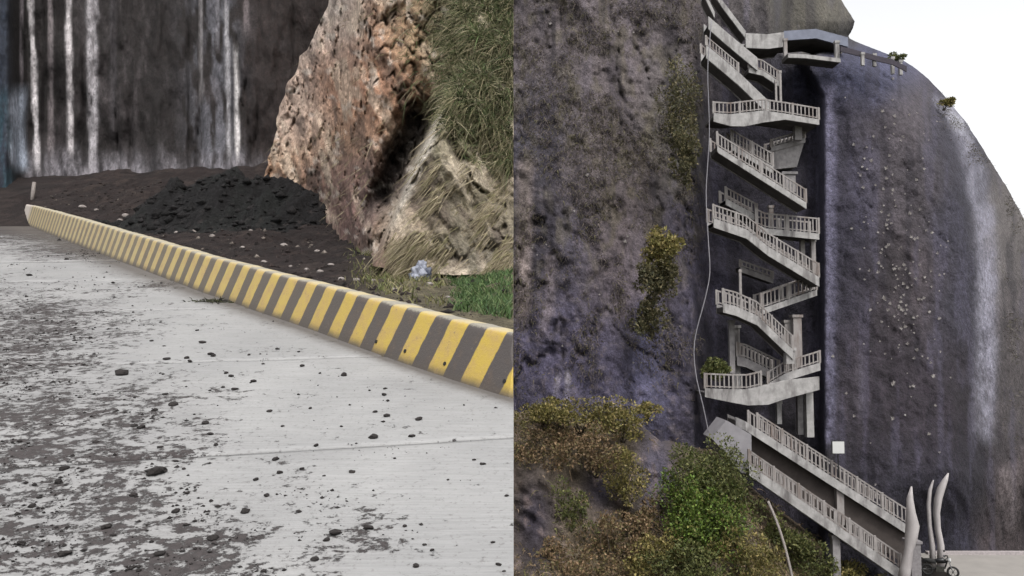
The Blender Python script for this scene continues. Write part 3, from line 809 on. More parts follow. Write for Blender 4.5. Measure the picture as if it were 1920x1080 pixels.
for i, (x, y, s_) in enumerate(clods):
    pr = protos[i % 7]
    o = pr if i < 7 else pr.copy()
    if i >= 7: col.objects.link(o)
    p = road_hit(x, y); r = s_ * p[1] / F * 0.92
    o.location = (p[0], p[1], p[2] + r * .25); o.scale = (r, r * rnd.uniform(.8, 1.2), r * rnd.uniform(.7, 1.1)); o.rotation_euler = (0.21, 0, rnd.uniform(0, 6.28))
    if i == 0: tag(o, 'biggest dark soil clod, lying by the transverse joint of the road', 'soil clod', 'soil clods scattered on the road')
    else: tag(o, 'small dark soil clod lying loose on the pale concrete road', 'soil clod', 'soil clods scattered on the road')
# crumbs: uncountable
def octa_cloud(pos, r, flat=.6):
    n = len(pos)
    base = np.array([(1, 0, 0), (-1, 0, 0), (0, 1, 0), (0, -1, 0), (0, 0, 1), (0, 0, -1)], float)
    f = np.array([(0, 2, 4), (2, 1, 4), (1, 3, 4), (3, 0, 4), (2, 0, 5), (1, 2, 5), (3, 1, 5), (0, 3, 5)])
    j = base[None] * (1 + rng.uniform(-.45, .45, (n, 6, 1))) * r[:, None, None] * np.array([1, 1, flat])
    a = rng.uniform(0, 6.28, n); ca, sa = np.cos(a)[:, None], np.sin(a)[:, None]
    q_ = np.stack([j[..., 0] * ca - j[..., 1] * sa, j[..., 0] * sa + j[..., 1] * ca, j[..., 2]], -1) + pos[:, None]
    return q_.reshape(-1, 3), (f[None] + 6 * np.arange(n)[:, None, None]).reshape(-1, 3)
N = 240000
x = rng.uniform(-9, -0.02, N); y = 2.0 + 20 * rng.uniform(0, 1, N) ** 1.9
V = np.stack([x, y, SL * y], -1); px, py = to_px(V)
cl = fbm(x * 4.6, y * 6, seed=100, o=5)
pm = mud_map(px, py)
keep = (rng.uniform(0, 1, N) < np.clip((pm * .34 + cl - .68) * 1.6, 0, .40) + 0.004) & (kerb_dist(x, y) < -0.01) & (px > -60) & (px < 963) & (py < 1110)
V = V[keep]; r = 0.0035 + 0.011 * rng.power(0.35, len(V)) ** 2 ; r = r * (1 + 0.04 * V[:, 1])
V[:, 2] += r * .2
vv, ff = octa_cloud(V, r)
tag(link('soil_crumbs', np_mesh('soil_crumbs', vv, ff, smooth=False), M_clod), 'fine dark soil crumbs strewn over the concrete slabs', 'soil', kind='stuff')
vv, ff = octa_cloud(HEAPC[0], HEAPC[1], .8)
cc = lin((32, 30, 31)) * rng.uniform(.4, 1.8, (len(HEAPC[0]), 1))
tag(link('heap_lumps', np_mesh('heap_lumps', vv, ff, np.repeat(cc, 6, 0), smooth=False), M_soil), 'loose black lumps covering the tipped soil heap', 'soil', kind='stuff')
N = 22000
x = rng.uniform(-16, -0.05, N); y = rng.uniform(5, 27, N); d = kerb_dist(x, y)
k_ = d > .45
x, y = x[k_], y[k_]
V = np.stack([x, y, bed_z(x, y) + bed_n(x, y)], -1)
r = 0.010 + 0.06 * rng.power(.32, len(V)) ** 2.2
vv, ff = octa_cloud(V, r, .75)
cc = lin((58, 48, 46)) * rng.uniform(.3, 1.6, (len(V), 1)); pale = rng.uniform(0, 1, len(V)) < .07
cc[pale] = lin((150, 140, 132))
tag(link('rubble', np_mesh('rubble', vv, ff, np.repeat(cc, 6, 0), smooth=False), M_soil), 'loose dark rubble strewn over the bed behind the kerb', 'rubble', kind='stuff')

# ------------------------------------------------------------------ blades and leaves
def blades(base, direc, length, width, colr, seg=3, droop=.5):
    """curved grass blades: base (n,3), direc (n,3) unit, per-blade length, width and colour"""
    n = len(base)
    side = np.cross(direc, np.array([0, -1.0, 0.3])[None] + rng.normal(0, .5, (n, 3))); side /= np.linalg.norm(side, axis=1)[:, None] + 1e-9
    vs = []
    for s_ in range(seg + 1):
        t_ = s_ / seg
        c_ = base + direc * (length * t_)[:, None] + np.array([0, 0, -1.0]) * (length * droop * t_ * t_)[:, None]
        w_ = (width * (1 - t_ * .92))[:, None] * .5
        vs += [c_ - side * w_, c_ + side * w_]
    V = np.stack(vs, 1)
    f = np.array([(2 * s_, 2 * s_ + 1, 2 * s_ + 3, 2 * s_ + 2) for s_ in range(seg)])
    F_ = (f[None] + (2 * seg + 2) * np.arange(n)[:, None, None]).reshape(-1, 4)
    return V.reshape(-1, 3), F_, np.repeat(colr, 2 * seg + 2, 0)
def leaves(pos, size, colr, updir=None, asp=.5):
    n = len(pos)
    a = rng.normal(0, 1, (n, 3)); a /= np.linalg.norm(a, axis=1)[:, None]
    if updir is not None: a = a * .7 + updir; a /= np.linalg.norm(a, axis=1)[:, None]
    b_ = np.cross(a, rng.normal(0, 1, (n, 3))); b_ /= np.linalg.norm(b_, axis=1)[:, None] + 1e-9
    nn_ = np.cross(a, b_)
    s_ = size[:, None]
    V = np.stack([pos, pos + a * s_ * .5 + b_ * s_ * asp * .5 + nn_ * s_ * .08, pos + a * s_, pos + a * s_ * .5 - b_ * s_ * asp * .5 + nn_ * s_ * .08], 1)
    F_ = (np.array([[0, 1, 2, 3]])[None] + 4 * np.arange(n)[:, None, None]).reshape(-1, 4)
    return V.reshape(-1, 3), F_, np.repeat(colr, 4, 0)
def pick(cols, n, spread=.3):
    c_ = lin(np.array(cols, float))[rng.integers(0, len(cols), n)]
    return c_ * rng.uniform(1 - spread, 1 + spread, (n, 1))

# grass hanging on the bank
bPX, bPY, bV, bex = BANK
bx, by, bv = bPX.ravel(), bPY.ravel(), bV.reshape(-1, 3)
def sample_bank(wfun, n):
    w = wfun(bx, by) * (bex.ravel() <= 0); w = np.clip(w, 0, None)
    idx = rng.choice(len(bx), n, p=w / w.sum())
    return bv[idx] + rng.normal(0, .025, (n, 3)), bx[idx], by[idx]
wg = lambda x, y: (sstep(790, 870, x + 60 * (fbm(x * .02, y * .02, seed=110) - .5)) * sstep(300, 200, y - (x - 860) * .55 + 60 * (fbm(x * .03, y * .03, seed=109) - .5)) * sstep(-200, -120, y) + .05 * sstep(720, 800, x) * sstep(250, 100, y)) * sstep(.3, .55, fbm(x * .03, y * .03, seed=111))
pos, gx, gy = sample_bank(wg, 24000)
d = rng.normal(0, .75, (len(pos), 3)) + np.array([-.15, -.7, .35]); d /= np.linalg.norm(d, axis=1)[:, None]
clump = fbm(gx * .09, gy * .09, seed=118, o=2)
cg = pick([(92, 98, 66), (108, 110, 80), (126, 120, 96), (72, 82, 52), (160, 152, 126), (84, 100, 62), (50, 55, 36)], len(pos), .4) * (.45 + 1.1 * clump)[:, None]
V1 = blades(pos, d, rng.uniform(.06, .30, len(pos)) * (.6 + .9 * clump), rng.uniform(.008, .02, len(pos)), cg * 1.5, 3, .35)
pos2, gx2, gy2 = sample_bank(wg, 9000)
cl2 = fbm(gx2 * .09, gy2 * .09, seed=119, o=2)
V2 = leaves(pos2 + rng.normal(0, .06, pos2.shape), rng.uniform(.04, .11, len(pos2)), pick([(86, 100, 56), (104, 114, 70), (66, 80, 46), (124, 122, 84)], len(pos2), .4) * (.5 + 1.1 * cl2)[:, None] * 1.4)
V2 = blades(pos2, rng.normal(0, 1, pos2.shape) * .3 + np.array([-.3, -.5, -.4]), rng.uniform(.15, .4, len(pos2)), rng.uniform(.006, .014, len(pos2)), pick([(150, 140, 112), (104, 106, 72), (132, 126, 96)], len(pos2), .4) * 1.4, 3, .3)
V1 = (np.concatenate([V1[0], V2[0]]), np.concatenate([V1[1], V2[1] + len(V1[0])]), np.concatenate([V1[2], V2[2]]))
V1[0][:, 0] = np.minimum(V1[0][:, 0], -.006)      # nothing leans out over the terrace edge
tag(link('bank_grass', np_mesh('bank_grass', *V1[:2], V1[2]), M_grass), 'green and straw grass hanging over the upper earth bank', 'grass', kind='stuff')
# dry straw on the lower bank
wd = lambda x, y: (sstep(720, 780, x) * sstep(220, 300, y) * sstep(.4, .62, fbm(x * .025 + y * .015, y * .01 - x * .005, seed=112)) + .02 * sstep(560, 620, x) * sstep(200, 330, y) + .005) * (1 - np.exp(-((x - np.interp(y, [60, 195, 260, 350, 430, 490, 520], [905, 832, 802, 762, 727, 702, 690]) + 25) / 50) ** 4))
pos, gx, gy = sample_bank(wd, 4200)
d = np.stack([rng.normal(-.55, .12, len(pos)), rng.normal(-.45, .12, len(pos)), rng.normal(-.7, .2, len(pos))], -1); d /= np.linalg.norm(d, axis=1)[:, None]
cg = pick([(150, 138, 112), (172, 160, 134), (120, 108, 88), (132, 126, 92)], len(pos))
V1 = blades(pos, d, rng.uniform(.12, .42, len(pos)), rng.uniform(.006, .016, len(pos)), cg * 1.3, 3, .05)
V1[0][:, 0] = np.minimum(V1[0][:, 0], -.006)      # nothing leans out over the terrace edge
tag(link('dry_straw', np_mesh('dry_straw', *V1[:2], V1[2]), M_grass), 'dry straw-coloured stalks hanging on the lower earth bank', 'grass', kind='stuff')
# green turf and weeds on the verge
N = 60000
x = rng.uniform(-5.5, -.02, N); y = rng.uniform(5, 14.5, N)
V = np.stack([x, y, bed_z(x, y) + bed_n(x, y)], -1); px, py = to_px(V)
w = sstep(845, 880, px + 40 * (fbm(x * 2, y * 2, seed=115) - .5)) * sstep(640, 600, py) * sstep(440, 470, py) + .30 * sstep(640, 700, px) * sstep(560, 530, py - (px - 640) * .16) * sstep(.45, .6, fbm(x * 2.2, y * 2.2, seed=116))
k_ = (rng.uniform(0, 1, N) < w) & (kerb_dist(x, y) > .62)
V = V[k_]; pxk = px[k_]
d = np.stack([rng.normal(0, .35, len(V)), rng.normal(-.1, .35, len(V)), rng.uniform(.7, 1, len(V))], -1); d /= np.linalg.norm(d, axis=1)[:, None]
cg = np.where((pxk > 840)[:, None], pick([(72, 96, 56), (86, 108, 64), (62, 84, 52), (104, 118, 78)], len(V)), pick([(112, 110, 72), (130, 124, 92), (96, 102, 62)], len(V)))
V1 = blades(V, d, rng.uniform(.06, .22, len(V)), rng.uniform(.008, .018, len(V)), cg * 1.5, 3, .45)
V1[0][:, 0] = np.minimum(V1[0][:, 0], -.006)      # nothing leans out over the terrace edge
tag(link('verge_turf', np_mesh('verge_turf', *V1[:2], V1[2]), M_grass), 'short green turf and weeds on the verge behind the kerb', 'grass', kind='stuff')

# one dark weed at the foot of the kerb
p = road_hit(402, 566); n = 150
wd_ = np.stack([rng.normal(0, .9, n), rng.normal(-.2, .5, n), rng.uniform(.1, .8, n)], -1); wd_ /= np.linalg.norm(wd_, axis=1)[:, None]
V1 = blades(rng.normal(0, .05, (n, 3)) * np.array([2.2, 1, .1]), wd_, rng.uniform(.06, .2, n), rng.uniform(.01, .022, n), pick([(52, 52, 38), (70, 72, 48), (40, 38, 34)], n) * 1.3, 3, .6)
o = link('weed', np_mesh('weed', *V1[:2], V1[2]), M_grass); o.location = p
tag(o, 'dark flattened weed lying at the foot of the striped kerb', 'weed')

# ------------------------------------------------------------------ RIGHT: the granite monolith
def right_lim(py):
    return np.interp(py, [-400, -120, -60, 0, 40, 58, 70, 76, 92, 112, 125, 150, 190, 240, 290, 350, 410, 600, 1200],
                     [1380, 1500, 1545, 1580, 1603, 1598, 1590, 1602, 1640, 1690, 1712, 1742, 1782, 1818, 1850, 1886, 1922, 2010, 2090])
cols_ = np.concatenate([np.arange(700, 940, 12), np.arange(940, 2230, 4.0)]); rows_ = np.arange(-320, 1180, 4.0)
CX, PY = np.meshgrid(cols_, rows_)
RL = right_lim(PY) + 7 * (fbm(PY * .03, 0 * PY, seed=130, o=4) - .5)
ex = np.clip(CX - RL, 0, None)
PX = np.where(ex > 0, RL - ex * 0.18, CX)
base = 54 + (1000 - PY) * 0.012                                   # back of the cleft
inl = sstep(1338, 1296, PX + 12 * (fbm(PY * .012, 0 * PY, seed=131) - .5))
D = base - inl * (3.6 + 2.0 * np.sin(np.clip((1320 - PX) / 380, 0, 1) * 3.1))
redge = np.interp(PY, [-320, 60, 110, 180, 1200], [1700, 1640, 1500, 1541, 1541])
inr = sstep(-10, 8, PX - redge) * sstep(70, 100, PY)
D = D - inr * (4.2 + 1.2 * np.sin(np.clip((PX - 1541) / 330, 0, 1) * 3.1))
D = D + sstep(104, 68, PY) * 7.0 * sstep(1440, 1480, PX)          # the upper dome stands back behind the terrace
D = D + 9 * (np.clip(1 - (RL - PX) / 150, 0, 1) ** 2.2) * (ex <= 0) + np.where(ex > 0, 9 + ex * .35, 0)
D = D + sstep(1780, 1960, PX) * 6
W0 = at(PX, PY, D)
n0 = fbm(W0[..., 0] * .12, W0[..., 2] * .08, W0[..., 1] * .12, o=4, seed=132) - .5
n1 = fbm(W0[..., 0] * .55, W0[..., 2] * .25, W0[..., 1] * .55, o=5, seed=133) - .5
n2 = fbm(W0[..., 0] * 1.6, W0[..., 2] * 1.2, W0[..., 1] * 1.6, o=4, seed=134) - .5
leftm = sstep(1345, 1300, PX)
_rk = np.exp(-np.abs(fbm(W0[..., 0] * .35, W0[..., 2] * .07, W0[..., 1] * .35, o=4, seed=136) - .5) / .010) + .35 * np.exp(-np.abs(fbm(W0[..., 0] * .2, W0[..., 2] * .4, W0[..., 1] * .2, o=4, seed=137) - .5) / .006)
_rk = _rk * (.35 + .65 * leftm)
D = D + .45 * _rk + 4.5 * sstep(1640, 1720, PX) * sstep(880, 1030, PY)
D = D + n0 * 3.0 * (1 - .6 * inr) + n1 * (1.0 + 0.9 * leftm - .4 * inr) + n2 * (.5 + .4 * leftm)
Vr = at(PX, PY, D)
nA = fbm(PX * .012, PY * .006, seed=140, o=5); nB = fbm(PX * .06, PY * .03, seed=141, o=5); nS = fbm(PX * .05, PY * .006, seed=142, o=5); nD = fbm(PX * .11, PY * .11, seed=143, o=3)
wx = PX + 60 * (fbm(PX * .012, PY * .012, seed=144) - .5); wy = PY + 80 * (fbm(PX * .012, PY * .012, seed=145) - .5)
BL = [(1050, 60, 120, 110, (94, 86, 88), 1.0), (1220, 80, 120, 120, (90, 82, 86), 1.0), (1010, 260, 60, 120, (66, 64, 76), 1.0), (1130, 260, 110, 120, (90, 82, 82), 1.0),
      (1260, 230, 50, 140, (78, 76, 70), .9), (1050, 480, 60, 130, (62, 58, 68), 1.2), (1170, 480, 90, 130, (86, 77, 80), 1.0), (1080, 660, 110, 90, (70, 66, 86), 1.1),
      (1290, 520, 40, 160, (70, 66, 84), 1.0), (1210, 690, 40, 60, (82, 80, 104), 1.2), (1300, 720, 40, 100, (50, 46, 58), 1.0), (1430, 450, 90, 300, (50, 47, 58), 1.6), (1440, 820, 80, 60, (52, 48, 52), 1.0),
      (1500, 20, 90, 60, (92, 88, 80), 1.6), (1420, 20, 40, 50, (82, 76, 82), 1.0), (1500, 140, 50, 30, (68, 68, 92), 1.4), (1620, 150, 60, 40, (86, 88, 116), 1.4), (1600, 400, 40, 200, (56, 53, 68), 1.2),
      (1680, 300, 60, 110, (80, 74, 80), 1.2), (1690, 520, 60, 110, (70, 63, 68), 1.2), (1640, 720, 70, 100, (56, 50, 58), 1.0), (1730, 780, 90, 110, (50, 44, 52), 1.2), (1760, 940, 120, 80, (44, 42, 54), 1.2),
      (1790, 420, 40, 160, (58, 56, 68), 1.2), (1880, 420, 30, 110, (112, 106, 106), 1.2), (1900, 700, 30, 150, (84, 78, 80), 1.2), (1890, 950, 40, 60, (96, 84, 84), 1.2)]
num = 0; den = 1e-6
for cx, cy, ra, rb, rgb, a in BL:
    w = a * np.exp(-((wx - cx) / ra) ** 2 - ((wy - cy) / rb) ** 2) + 1e-6
    num = num + w[..., None] * lin(rgb); den = den + w
c = num / den[..., None]
c = c * (0.5 + 1.0 * nA)[..., None] * (0.7 + 0.6 * nB)[..., None]
c = blend(c, leftm * sstep(.55, .7, nD) * .35, (112, 102, 104))
c = blend(c, leftm * sstep(.54, .66, nB) * .45 * sstep(700, 400, PY), (86, 80, 58))
c = blend(c, sstep(.56, .68, nS) * .28 * (1 - .6 * leftm), (98, 94, 116))
c = blend(c, sstep(.42, .32, nS) * .5, (40, 36, 46))
def rstreak(c, pts, wpx, rgb, a=1.0, brk=.5):
    ys_, xs_ = zip(*[(p[1], p[0]) for p in pts])
    xx = np.interp(PY, ys_, xs_) + 8 * (fbm(PY * .02, 0 * PY + pts[0][0], seed=150, o=3) - .5)
    w = np.exp(-(np.abs(PX - xx) / wpx) ** 3) * sstep(ys_[0] - 10, ys_[0] + 25, PY) * sstep(ys_[-1] + 15, ys_[-1] - 40, PY)
    return blend(c, w * a * (1 - brk * sstep(.4, .65, nB)), rgb, .75 + .5 * nS)
c = rstreak(c, [(985, 290), (983, 420), (980, 610)], 15, (150, 136, 132), .9)
c = rstreak(c, [(1034, 470), (1030, 560), (1010, 640)], 9, (142, 130, 136), .7)
c = rstreak(c, [(1215, 560), (1212, 760)], 26, (98, 96, 122), .8)
c = rstreak(c, [(1551, 150), (1551, 400), (1552, 840)], 15, (112, 109, 132), .95, .25)  # face turned to the light at the cleft edge, its brightness painted in
c = rstreak(c, [(1762, 178), (1800, 235), (1828, 320), (1846, 420), (1852, 600), (1845, 830)], 19, (158, 156, 172), .95)
c = rstreak(c, [(1780, 200), (1815, 260)], 15, (172, 172, 182), .9)
c = rstreak(c, [(1890, 870), (1888, 1000)], 20, (150, 138, 140), .6)
c = rstreak(c, [(1045, 690), (1043, 750)], 5, (170, 162, 172), .8)
c = rstreak(c, [(1066, 690), (1063, 750)], 5, (165, 158, 168), .8)
c = rstreak(c, [(1610, 640), (1612, 790)], 10, (92, 86, 96), .5)
c = c * .95 + c.mean(-1, keepdims=True) * .05
c = np.clip(c, .004, 1) * (1 - .45 * np.clip(_rk, 0, 1))[..., None]
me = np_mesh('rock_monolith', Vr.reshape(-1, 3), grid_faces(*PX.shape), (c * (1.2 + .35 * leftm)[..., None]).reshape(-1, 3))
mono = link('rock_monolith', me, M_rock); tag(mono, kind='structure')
MONO = (PX, PY, Vr, ex)

# valley floor reaching far out
g = 4000
me = np_mesh('valley_floor', [(-g, -g, -30), (g, -g, -30), (g, g, -30), (-g, g, -30)], [(0, 1, 2, 3)], np.tile(lin((96, 100, 72)), (4, 1)))
tag(link('valley_floor', me, M_bank), kind='structure')

# vegetated slope under the cliff
cols_ = np.arange(900, 1760, 5.0); rows_ = np.linspace(0, 1, 110)
T, PXs = np.meshgrid(rows_, cols_, indexing='ij')
top = np.interp(PXs, [900, 963, 1050, 1130, 1200, 1240, 1300, 1345, 1400, 1440, 1500, 1560, 1640, 1700, 1760], [775, 772, 770, 775, 778, 810, 838, 848, 905, 940, 985, 1030, 1080, 1110, 1130])
PYs = top + (1330 - top) * T
Ds = 50.2 - 13 * T + 2.2 * (fbm(PXs * .012, PYs * .012, seed=160, o=5) - .5) + 1.2 * (fbm(PXs * .05, PYs * .05, seed=161, o=4) - .5) - 2.0 * np.exp(-((PXs - 1330) / 70) ** 2) - 1.2 * np.exp(-((PXs - 1010) / 60) ** 2)
Ds = Ds + 3.5 * np.clip(1 - T / .06, 0, 1) ** 2
Vs = at(PXs, PYs, Ds)
nA = fbm(PXs * .02, PYs * .02, seed=163, o=5); nB = fbm(PXs * .07, PYs * .05, seed=164, o=4)
c = lin((92, 82, 68))[None, None] * (.45 + 1.1 * nA)[..., None]
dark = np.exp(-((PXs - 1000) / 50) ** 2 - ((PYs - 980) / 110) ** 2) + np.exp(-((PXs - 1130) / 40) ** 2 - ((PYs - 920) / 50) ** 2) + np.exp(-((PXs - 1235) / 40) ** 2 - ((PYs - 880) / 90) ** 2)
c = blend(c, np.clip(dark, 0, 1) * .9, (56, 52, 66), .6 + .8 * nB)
c = blend(c, np.exp(-((PXs - 1225) / 30) ** 2 - ((PYs - 880) / 80) ** 2) * .8, (92, 88, 102))
c = blend(c, sstep(.6, .7, nB) * .35, (150, 132, 126))
me = np_mesh('hillside', Vs.reshape(-1, 3), grid_faces(*PXs.shape), (c * 1.7).reshape(-1, 3))
tag(link('hillside', me, M_bank), kind='structure')
SLOPE = (PXs, PYs, Vs)

# plaza at the foot of the stairs
pz = float(at(1900, 1037, 52)[2])
pA = at(1716, 1037, 52)[0]
mb = MB()
mb.hexa([(pA - 1.2, 36, pz - 6), (60, 36, pz - 6), (60, 52, pz - 6), (pA, 52, pz - 6), (pA - 1.2, 36, pz), (60, 36, pz), (60, 52, pz), (pA, 52, pz)])
plaza = mb.build('plaza', M_plaza); tag(plaza, kind='structure')
mb = MB(); mb.box(pA + .6, 60, 51.55, 51.95, pz, pz + .16)
mb.build('plaza_kerb', mat_plain('plaza_kerb_paint', (.5, .45, .45), .8), plaza)

# ------------------------------------------------------------------ RIGHT: the zigzag staircase
stair = empty('staircase', P(1690, 1075, 46)); tag(stair, 'zigzag concrete staircase with balustrades climbing the cleft of the rock', 'staircase')
def child(mb, name, mat, parent, smooth=False, kind=None):
    o = mb.build(name, mat)
    me = o.data
    off = np.array(stair.location[:])
    co = np.empty(len(me.vertices) * 3, np.float32); me.vertices.foreach_get('co', co)
    me.vertices.foreach_set('co', (co.reshape(-1, 3) - off).ravel().astype(np.float32)); me.update()
    o.parent = parent
    if kind: o['kind'] = kind
    return o
def lerp(A, B, t): return A + (B - A) * t
def flight(pts, D, band, rail, name='flight', W=2.0, mat=None, back=True, steps=True, bal=.16, rail_from=0.0, rail_to=1.0, D2=None, soff=.28, post=1.6):
    """pts: frame positions of the upper edge of the outer string; band/rail: metres of string depth / railing height"""
    mat = mat or M_white
    n = len(pts)
    Q = [P(x, y, D + ((D2 - D) * i / (n - 1) if D2 else 0)) for i, (x, y) in enumerate(pts)]
    bd = list(band) if hasattr(band, '__len__') else [band] * n
    bm_ = min(bd)
    so = MB(); st_ = MB(); strings = [MB()] + ([MB()] if back else [])
    for i, (A, B) in enumerate(zip(Q[:-1], Q[1:])):
        for sm, (y0, y1) in zip(strings, ((0, .16), (W - .16, W))):
            sm.hexa([(A.x, A.y + y0, A.z - bd[i]), (B.x, B.y + y0, B.z - bd[i + 1]), (B.x, B.y + y1, B.z - bd[i + 1]), (A.x, A.y + y1, A.z - bd[i]),
                     (A.x, A.y + y0, A.z), (B.x, B.y + y0, B.z), (B.x, B.y + y1, B.z), (A.x, A.y + y1, A.z)])
        so.beam(A, B, -bm_ + .04, -bm_ + .04 + soff, .158, W - .158 if back else W)
        dz = abs(B.z - A.z); ns = max(1, int(round(dz / .18)))
        if steps and ns > 1:
            hi = A if A.z > B.z else B; lo = B if hi is A else A
            for i_ in range(ns):
                a_, b_ = lerp(lo, hi, i_ / ns), lerp(lo, hi, (i_ + 1) / ns)
                z = b_.z - bm_ + .04 + soff + .02
                x0, x1 = sorted((a_.x, b_.x))
                yy = (a_.y + b_.y) / 2
                st_.box(x0, x1, yy + .165, yy + W - .165, z - .24, z)
        else:
            st_.beam(A, B, -bm_ + soff + .03, -bm_ + soff + .09, .165, W - .165)
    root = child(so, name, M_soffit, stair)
    for sm in strings: child(sm, 'string', mat, root)
    child(st_, 'steps', M_conc, root)
    if rail:
        L = [0]
        for A, B in zip(Q[:-1], Q[1:]): L.append(L[-1] + (B - A).length)
        def pt(d_):
            d_ = min(max(d_, 0), L[-1] - 1e-6)
            for i in range(len(L) - 1):
                if d_ <= L[i + 1]: return lerp(Q[i], Q[i + 1], (d_ - L[i]) / max(L[i + 1] - L[i], 1e-6))
        d0, d1 = rail_from * L[-1], rail_to * L[-1]
        for oy in ((0.0,) if not back else (0.0, W - .16)):
            r = MB(); bl = MB()
            ks = [d0] + [l for l in L if d0 < l < d1] + [d1]
            for a_, b_ in zip(ks[:-1], ks[1:]):
                A, B = pt(a_), pt(b_)
                r.beam(A, B, rail - .10, rail, oy + .03, oy + .13)
                r.beam(A, B, .10, .17, oy + .05, oy + .11)
            np_ = max(1, int((d1 - d0) / post))
            for i in range(np_ + 1):
                p_ = pt(d0 + (d1 - d0) * i / np_)
                r.box(p_.x - .065, p_.x + .065, p_.y + oy + .015, p_.y + oy + .145, p_.z - .02, p_.z + rail + .02)
            nb = max(2, int((d1 - d0) / (bal * 1.7)))
            for i in range(nb):
                p_ = pt(d0 + (d1 - d0) * (i + .5) / nb)
                x_ = p_.x + rnd.uniform(-.015, .015)
                bl.box(x_ - .04, x_ + .04, p_.y + oy + .045, p_.y + oy + .115, p_.z + .06, p_.z + rail - .05)
            child(r, 'railing', M_rail, root)
            child(bl, 'balusters', M_rail, root, kind='stuff')
    return root
def column(px, y0, y1, D, w=.4, mat=None, wpx=None):
    A, B = P(px, y0, D), P(px, y1, D)
    mb = MB(); w = w / 2
    mb.box(A.x - w, A.x + w, A.y, A.y + 2 * w, B.z, A.z)
    mb.box(A.x - w * 1.3, A.x + w * 1.3, A.y - w * .3, A.y + 2.3 * w, A.z - .18, A.z)
    return child(mb, 'column', mat or M_conc, stair)
R = 0.95
# the two parallel flights of the approach
flight([(1405, 871), (1690, 1068)], 46, .62, .85, D2=45.4)
flight([(1380, 782), (1398, 790), (1704, 986)], 48.6, .55, R, D2=47.6, rail_from=.13)
column(1575, 900, 985, 48.0, .42, M_rail); column(1568, 1003, 1110, 46.0, .42)
column(1500, 860, 945, 50.4, .4)
mb = MB()  # panel added to stand in for the brown underside of the upper flight
ring = [P(1409, 808, 49.0), P(1700, 996, 48.0), P(1700, 1060, 48.0), P(1409, 872, 49.0)]
mb.add(ring + [p_ + Vector((0, .3, 0)) for p_ in ring], [(3, 2, 1, 0), (4, 5, 6, 7)] + [(i, (i + 1) % 4, 4 + (i + 1) % 4, 4 + i) for i in range(4)])
child(mb, 'underside_panel', mat_plain('underside_brown', (.10, .082, .076), .95, 1.2, .3, .3, .02, 10), stair)
# box-shaped turning wall at the top of the lower flight
mb = MB()
a_, b_, c_, d_, e_ = P(1335, 822, 46.6), P(1362, 788, 46.6), P(1409, 815, 46.6), P(1409, 890, 46.6), P(1390, 886, 46.6)
ring = [a_, b_, c_, d_, e_]
mb.add(ring + [p_ + Vector((0, 2.2, 0)) for p_ in ring], [(4, 3, 2, 1, 0), (5, 6, 7, 8, 9)] + [(i, (i + 1) % 5, 5 + (i + 1) % 5, 5 + i) for i in range(5)])
child(mb, 'turning_wall', mat_plain('grey_render', (.36, .345, .37), .85, 1.5, .15, .2, .01, 20), stair)
# first landing with its bowed parapet
flight([(1322, 728), (1372, 730), (1402, 730), (1440, 721), (1473, 713), (1536, 706)], 50.4, [.55, .82, 1.0, 1.25, 1.15, .82], R, 'landing', W=2.6, steps=False, rail_to=.49, back=False, soff=.2)
flight([(1440, 720), (1473, 700), (1538, 680)], 52.6, .5, .8, W=1.2, back=False)
column(1518, 728, 820, 51.4, .45, M_white); column(1461, 752, 795, 51.6, .3, M_white); column(1500, 735, 815, 52.3, .35)
# rear flight behind the landing
flight([(1382, 668), (1400, 672), (1462, 702)], 53.4, .6, R, W=1.6, mat=M_conc)
column(1372, 600, 700, 53.2, .35, M_conc); column(1380, 610, 730, 54.2, .5, M_white)
flight([(1356, 568), (1380, 574), (1420, 592), (1487, 656)], 51.5, .62, R, W=1.8)
column(1495, 590, 705, 53.8, .55, M_rail); column(1478, 600, 705, 54.4, .5, M_rail); column(1482, 652, 682, 51.6, .55, M_white)
flight([(1428, 579), (1532, 543)], 53.9, .40, 1.05, W=1.8)
column(1388, 505, 580, 53.2, .16, M_rail)
flight([(1338, 409), (1400, 430), (1440, 462), (1536, 520)], 52.6, .62, R, W=1.9)
flight([(1388, 500), (1450, 522)], 55.0, .35, .5, W=1.2, mat=M_conc, back=False)
flight([(1418, 420), (1436, 428), (1536, 438)], 55.2, .42, 1.1, 'landing', W=1.8, steps=False)
column(1525, 448, 540, 56.0, .3, M_rail); column(1505, 446, 520, 56.4, .3, M_rail)
flight([(1361, 372), (1420, 404)], 55.6, .45, .85, W=1.8)
column(1446, 385, 428, 56.8, .3, M_rail)
flight([(1345, 272), (1348, 276), (1512, 380)], 53.6, .42, R, W=2.0)
column(1365, 283, 300, 55.8, .3, M_rail)
flight([(1372, 268), (1445, 310), (1450, 312)], 56.4, .5, 1.0, W=1.2)
mb = MB()
ring = [P(1442, 282, 57.4), P(1508, 266, 57.4), P(1494, 313, 57.4), P(1446, 318, 57.4)]
mb.add(ring + [p_ + Vector((0, 1.6, 0)) for p_ in ring], [(3, 2, 1, 0), (4, 5, 6, 7)] + [(i, (i + 1) % 4, 4 + (i + 1) % 4, 4 + i) for i in range(4)])
child(mb, 'parapet_wall', M_conc, stair)
flight([(1446, 276), (1510, 258)], 57.3, .35, .6, W=1.6, mat=M_conc)
column(1480, 322, 360, 57.6, .9, M_conc)
